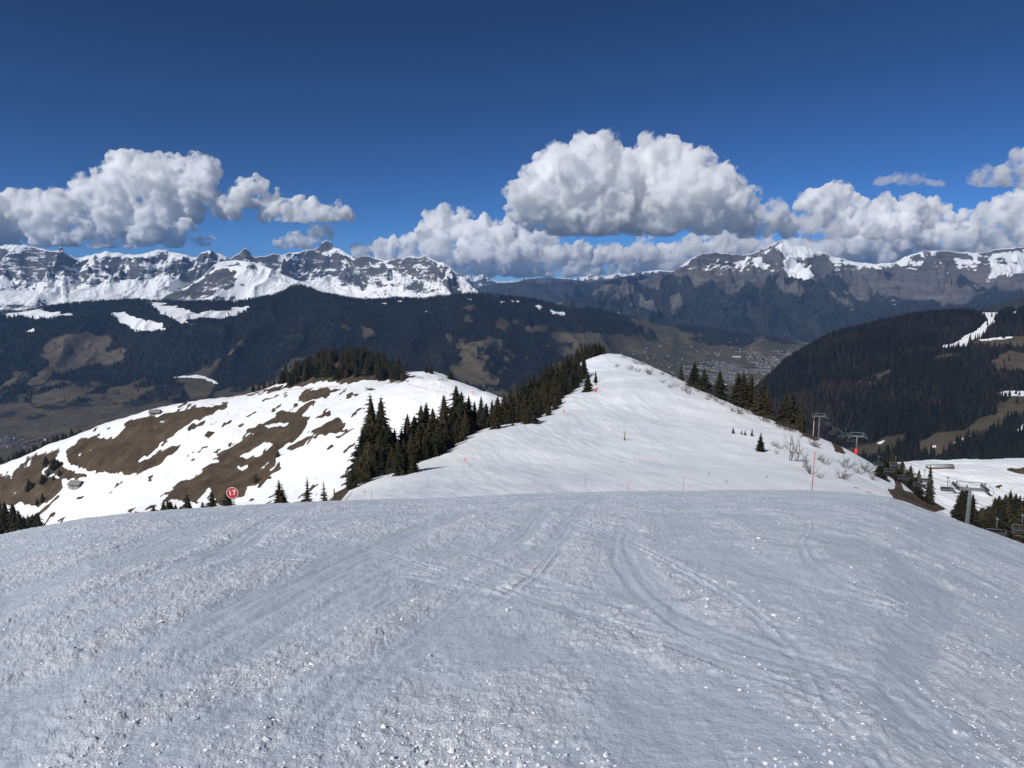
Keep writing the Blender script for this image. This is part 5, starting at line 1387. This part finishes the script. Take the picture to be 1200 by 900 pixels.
def chair_proto():
    root = empty('lift_chair', (0, 0, 0)); w = 1.15
    m = MB(); m.box(-.12, .12, -.25, .25, -.28, -.03); m.build('grip', M['steel'], root)
    m = MB(); m.tube([(0, 0, -.2), (0, 0, -1.7)], .045, 6); m.build('hanger', M['palesteel'], root, True)
    f = MB()
    f.tube([(-w, .05, -1.72), (w, .05, -1.72)], .04, 6)
    for s in (-1, 1): f.tube([(s * w, .05, -1.72), (s * (w + .04), .1, -2.3), (s * (w + .02), -.1, -2.75), (s * w, -.55, -2.8)], .035, 6)
    f.build('frame', M['palesteel'], root, True)
    m = MB(); m.box(-w + .06, w - .06, -.55, .06, -2.78, -2.66); m.build('seat', M['seat'], root)
    m = MB(); m.box(-w + .06, w - .06, .07, .15, -2.62, -2.05); m.build('backrest', M['seat'], root)
    b = MB()
    for s in (-.9, .9): b.tube([(s * w, .1, -2.1), (s * w, -.55, -2.35), (s * w, -.6, -3.15)], .025, 5)
    b.tube([(-w * .9, -.56, -2.36), (w * .9, -.56, -2.36)], .025, 5); b.tube([(-w * .95, -.62, -3.16), (w * .95, -.62, -3.16)], .03, 5)
    b.build('safety_bar', M['steel'], root, True)
    return root
cproto = chair_proto(); c_kids = [c for c in col.objects if c.parent is cproto]; first = True
def on_rope(s, u):
    pts = CAB[s]; pu = []
    for p in pts:
        if p[1] < 5: pu.append(1e9); continue
        a, b = proj(np.array(p[0]), np.array(p[1]), np.array(p[2])); pu.append(float(a))
    for i in range(len(pts) - 1):
        if pu[i] > 5000: continue
        if (pu[i] - u) * (pu[i + 1] - u) <= 0 and pu[i] != pu[i + 1]:
            t = (u - pu[i]) / (pu[i + 1] - pu[i]); return pts[i] + (pts[i + 1] - pts[i]) * t
    return None
def chair(s, u, label, group):
    global first
    p = on_rope(s, u)
    if p is None: print('no rope at', u); return
    if first: root = cproto; first = False
    else:
        root = cproto.copy(); col.objects.link(root)
        for c in c_kids:
            k = c.copy(); col.objects.link(k); k.parent = root
    root.location = p; rz = math.atan2(LIFT_DIR[1], LIFT_DIR[0]) - math.pi / 2
    root.rotation_euler = (0, 0, rz + (0 if s > 0 else math.pi)); tag(root, label, 'lift chair', group)
CG = 'empty chairs hanging along the chairlift'
for s, u, lb in ((-1, 1079, 'empty lift chair with rounded frame in front of the tall spruce on the bank'), (1, 1111, 'empty pale lift chair against the snow field left of the near tower'), (-1, 1169, 'large empty lift chair right of the near tower, before the edge clump'), (1, 1199, 'lift chair cut off by the right edge'),
                 (-1, 1060, 'empty lift chair seen low against the dark trees left of the round-framed one'), (1, 1084, 'upper empty lift chair close behind the tall bank spruce'), (-1, 1043, 'empty lift chair hanging in front of the left bank spruces, second after the red-footed tower'), (1, 1050, 'small empty lift chair high against the left bank spruces'), (-1, 1030, 'empty lift chair nearest below the red-footed tower')):
    chair(s, u, lb, CG)
for k, u in enumerate((997, 991, 986, 981, 976, 971)):
    chair(1 if k % 2 else -1, u, 'tiny lift chair hanging between the red-footed and the two-masted tower', CG)

# ================================================================== HAZE
hz = MB(); hz.box(-32000, 32000, -2500, 33000, -1150, 905)
hv = NT('haze'); hv.t.nodes.remove(hv.b); pv = hv.n('ShaderNodeVolumePrincipled')
pv.inputs['Color'].default_value = (0.28, 0.54, 1.0, 1); pv.inputs['Density'].default_value = 2.7e-5; pv.inputs['Anisotropy'].default_value = 0.2
hv.t.links.new(pv.outputs[0], hv.o.inputs['Volume'])
tag(hz.build('haze', hv.m), 'thin blue haze in the air over the valley', 'haze', kind='stuff')

# ================================================================== CLOUDS
def n3(p, seed):
    """cheap billowing 3-D noise from three 2-D slices"""
    a = np.abs(perlin(p[:, 0], p[:, 1] + .7 * p[:, 2], seed)); b = np.abs(perlin(p[:, 1] - .5 * p[:, 0], p[:, 2], seed + 3)); c = np.abs(perlin(p[:, 2] + .3 * p[:, 1], p[:, 0], seed + 5))
    return 1 - (a + b + c) / 1.2
def cloud(label, d, puffs, base, dens, seed, vox=1.0, kids_=9, thick=.8, amp=1.0, squash=1.0, flat=.30, off=1.0):
    r_ = random.Random(seed); sp_ = []
    for u, v, r in puffs:
        rr = r / F * d; x, y, z = P(u, v, d + r_.uniform(-1, 1) * rr * thick)
        sp_.append((x, y, z, rr))
        for k in range(kids_):
            a, b = r_.uniform(0, 6.28), r_.uniform(-.25, 1.0); c_ = math.sqrt(max(0, 1 - b * b)); q = rr * r_.uniform(.28, .5)
            cx_, cy_, cz_ = x + math.cos(a) * c_ * rr * .9, y + math.sin(a) * c_ * rr * .9, z + b * rr * .85
            sp_.append((cx_, cy_, cz_, q))
            for _ in range(3):
                a, b = r_.uniform(0, 6.28), r_.uniform(-.2, 1.0); c_ = math.sqrt(max(0, 1 - b * b)); q2 = q * r_.uniform(.3, .5)
                sp_.append((cx_ + math.cos(a) * c_ * q * .9, cy_ + math.sin(a) * c_ * q * .9, cz_ + b * q * .9, q2))
    zb = P(0, base, d)[2]; v_, f_ = [], []; n0 = 0
    o0 = np.array([sp_[0][0], d, zb])
    for x, y, z, r in sp_:
        w = IV * r; w[:, 2] *= squash; w = w + (np.array([x, y, z]) - o0); v_.append(w); f_.append(IF + n0); n0 += len(IV)
    me = np_mesh('c', np.concatenate(v_), np.concatenate(f_)); o = bpy.data.objects.new('cloud', me); col.objects.link(o)
    vs = 1.25 * d / F * vox
    md = o.modifiers.new('r', 'REMESH'); md.mode = 'VOXEL'; md.voxel_size = vs
    dg = bpy.context.evaluated_depsgraph_get(); me2 = bpy.data.meshes.new_from_object(o.evaluated_get(dg)); o.modifiers.clear()
    n_ = len(me2.vertices); co = np.empty(n_ * 3, np.float32); me2.vertices.foreach_get('co', co); co = co.reshape(-1, 3).astype(float)
    nm = np.empty(n_ * 3, np.float32); me2.vertices.foreach_get('normal', nm); nm = nm.reshape(-1, 3)
    s = d / F
    dd = (n3(co / (26 * s), seed) - .45) * 7.0 * s + (n3(co / (12 * s), seed + 1) - .45) * 5.0 * s + (n3(co / (5.5 * s), seed + 2) - .45) * 3.2 * s
    co = co + nm * (dd[:, None] * amp + 2.4 * s * off)
    me2.vertices.foreach_set('co', co.astype(np.float32).ravel()); me2.update(); o.data = me2
    md = o.modifiers.new('r', 'REMESH'); md.mode = 'VOXEL'; md.voxel_size = vs * .9
    dg = bpy.context.evaluated_depsgraph_get(); me2 = bpy.data.meshes.new_from_object(o.evaluated_get(dg)); o.modifiers.clear()
    n_ = len(me2.vertices); co = np.empty(n_ * 3, np.float32); me2.vertices.foreach_get('co', co); co = co.reshape(-1, 3).astype(float)
    soft = 4.5 * s
    co[:, 2] = np.where(co[:, 2] < soft, soft - (soft - co[:, 2]) * flat, co[:, 2])
    me2.vertices.foreach_set('co', co.astype(np.float32).ravel()); me2.update()
    o.data = me2; me2.materials.clear(); me2.materials.append(mat_cloud('cloud', dens, 0.0, s)); me2.name = 'cloud'
    o.location = o0
    return tag(o, label, 'cloud', 'cumulus clouds over the mountains')
cloud('biggest towering white cumulus with a grey flat base, right of centre', 15200, [(622, 240, 26), (652, 210, 32), (688, 200, 34), (662, 238, 38), (718, 214, 38), (770, 200, 32), (792, 196, 26), (745, 236, 42), (800, 225, 38), (838, 222, 28), (858, 238, 22), (616, 228, 18), (700, 242, 38), (828, 252, 26), (780, 250, 30), (862, 258, 16), (640, 252, 20)], 281, .013, 1, .85, 11, flat=.12)
cloud('heaped broken cumulus left of the biggest cloud, over the far gap', 34600, [(520, 264, 18), (538, 270, 20), (572, 278, 22), (602, 285, 24), (560, 297, 26), (632, 290, 21), (502, 276, 13), (482, 286, 12), (447, 293, 12), (590, 305, 21), (540, 308, 20), (620, 310, 19), (655, 306, 13), (648, 286, 9), (425, 298, 9), (464, 290, 9), (500, 302, 15), (530, 318, 13), (570, 318, 13), (610, 321, 13), (640, 317, 13), (668, 318, 12), (690, 320, 9), (615, 300, 19), (650, 300, 15), (680, 300, 13), (450, 306, 12), (478, 300, 14), (515, 290, 17), (545, 285, 19)], 327, .010, 2, .9, 10)
cloud('long bright bank of cumulus above the right range', 34800, [(955, 245, 18), (972, 236, 18), (985, 248, 22), (1010, 256, 19), (1038, 246, 15), (1068, 250, 19), (1092, 254, 17), (1112, 266, 15), (1150, 262, 18), (1180, 252, 18), (1200, 246, 22), (1060, 280, 22), (1000, 282, 26), (1120, 285, 17), (1170, 284, 18), (1225, 255, 24), (1030, 275, 20), (1090, 285, 16), (900, 292, 14), (930, 294, 13), (960, 296, 14), (990, 300, 13), (870, 294, 12), (1020, 300, 12), (1045, 296, 13), (1140, 290, 14), (1200, 280, 16), (1240, 280, 16), (935, 303, 11), (960, 306, 11), (985, 306, 15), (1010, 307, 16), (1030, 304, 15), (905, 300, 11)], 318, .009, 3, .9, 10)
cloud('darker ragged cloud hanging in front of the bright right bank', 16200, [(885, 248, 14), (905, 252, 16), (892, 266, 16), (925, 262, 16), (950, 268, 14), (978, 270, 12), (1000, 272, 11), (1022, 275, 10), (1045, 276, 11), (1060, 278, 9), (870, 268, 14)], 284, .009, 4, .9, flat=.15)
cloud('low pale band of cloud beneath the biggest cumulus', 38000, [(690, 306, 12), (720, 302, 15), (752, 296, 16), (782, 300, 16), (812, 293, 16), (842, 290, 16), (700, 315, 11), (742, 312, 14), (792, 311, 14), (672, 311, 10), (868, 292, 15), (825, 303, 12), (705, 300, 15), (735, 305, 16), (765, 308, 15), (860, 300, 15), (885, 298, 15), (680, 316, 12), (720, 320, 11), (770, 318, 12), (810, 312, 12)], 327, .008, 5, .9)
cloud('wide white and grey cumulus over the snowy range at the left', 34200, [(150, 197, 19), (132, 216, 22), (172, 214, 25), (202, 204, 21), (236, 200, 18), (190, 228, 25), (230, 222, 20), (110, 230, 19), (82, 240, 19), (46, 245, 19), (20, 250, 21), (-15, 252, 26), (140, 248, 26), (60, 262, 20), (182, 254, 20), (10, 272, 18), (100, 266, 18), (224, 246, 14), (-50, 250, 28), (30, 274, 17), (78, 276, 17), (130, 277, 16), (172, 276, 15), (212, 266, 13), (-20, 276, 18), (50, 284, 12), (110, 288, 12), (150, 288, 11), (205, 284, 9), (240, 284, 8)], 292, .008, 6, .9, 10)
cloud('smaller cumulus with a tail right of the wide left one', 34000, [(284, 226, 14), (300, 228, 16), (320, 240, 15), (346, 246, 13), (370, 249, 11), (395, 251, 10), (333, 248, 13), (358, 252, 12), (383, 252, 10), (405, 252, 7), (274, 244, 14), (312, 250, 12), (262, 248, 10)], 264, .009, 7, .9)
cloud('little white cloud just above the pointed left summit', 34400, [(350, 281, 9), (370, 275, 9), (335, 287, 8), (385, 272, 6), (358, 284, 9)], 296, .007, 8, .9)
cloud('thin grey lens-shaped cloud in the blue at the upper right', 15000, [(1030, 213, 6), (1044, 211, 8), (1058, 210, 9), (1072, 211, 9), (1086, 213, 8), (1098, 216, 6)], 222, .004, 10, .8, 5, .6, .6, .6)
cloud('grey cloud entering at the right edge', 15500, [(1146, 211, 8), (1164, 209, 11), (1182, 203, 14), (1198, 192, 16), (1206, 206, 16), (1216, 180, 17)], 224, .006, 11, .9, 7, .6, .8)

# ================================================================== LIGHT
SUN_EL, SUN_AZ = 41.0, -138.0                            # azimuth from straight ahead, minus = left
sd = np.array([math.cos(R(SUN_EL)) * math.sin(R(SUN_AZ)), math.cos(R(SUN_EL)) * math.cos(R(SUN_AZ)), math.sin(R(SUN_EL))])
ld = bpy.data.lights.new('sun', 'SUN'); ld.energy = 3.9; ld.angle = R(.53); ld.color = (1.0, .975, .94)
lo_ = bpy.data.objects.new('sun', ld); col.objects.link(lo_); lo_.location = (0, 0, 100)
from mathutils import Vector
lo_.rotation_euler = Vector(tuple(-sd)).to_track_quat('-Z', 'Y').to_euler()
w = bpy.data.worlds.new('World'); sc.world = w; w.use_nodes = True; nt = w.node_tree
sky = nt.nodes.new('ShaderNodeTexSky'); sky.sky_type = 'NISHITA'; sky.sun_disc = False
sky.sun_elevation = R(SUN_EL); sky.sun_rotation = R(SUN_AZ); sky.altitude = 4600; sky.air_density = 0.82; sky.dust_density = 0.0; sky.ozone_density = 10.0
hs = nt.nodes.new('ShaderNodeHueSaturation'); hs.inputs['Hue'].default_value = 0.488; hs.inputs['Saturation'].default_value = 0.96
vm = nt.nodes.new('ShaderNodeVectorMath'); vm.operation = 'SCALE'; vm.inputs['Scale'].default_value = 0.4
gm_ = nt.nodes.new('ShaderNodeGamma'); gm_.inputs[1].default_value = 1.5            # polarised, contrasty high-altitude sky
nt.links.new(sky.outputs[0], vm.inputs[0]); nt.links.new(vm.outputs[0], gm_.inputs[0]); nt.links.new(gm_.outputs[0], hs.inputs['Color']); nt.links.new(hs.outputs[0], nt.nodes['Background'].inputs[0])
nt.nodes['Background'].inputs[1].default_value = 0.12

sc.view_settings.view_transform = 'Standard'; sc.view_settings.look = 'None'; sc.view_settings.exposure = 0.06; sc.view_settings.gamma = 1.0
sc.render.engine = 'CYCLES'
cy = sc.cycles
cy.max_bounces = 40; cy.diffuse_bounces = 3; cy.glossy_bounces = 2; cy.transmission_bounces = 2; cy.volume_bounces = 36; cy.transparent_max_bounces = 8
cy.use_denoising = True; cy.denoiser = 'OPENIMAGEDENOISE'; cy.use_adaptive_sampling = True; cy.adaptive_threshold = 0.015
cy.sample_clamp_indirect = 6.0; cy.caustics_reflective = False; cy.caustics_refractive = False
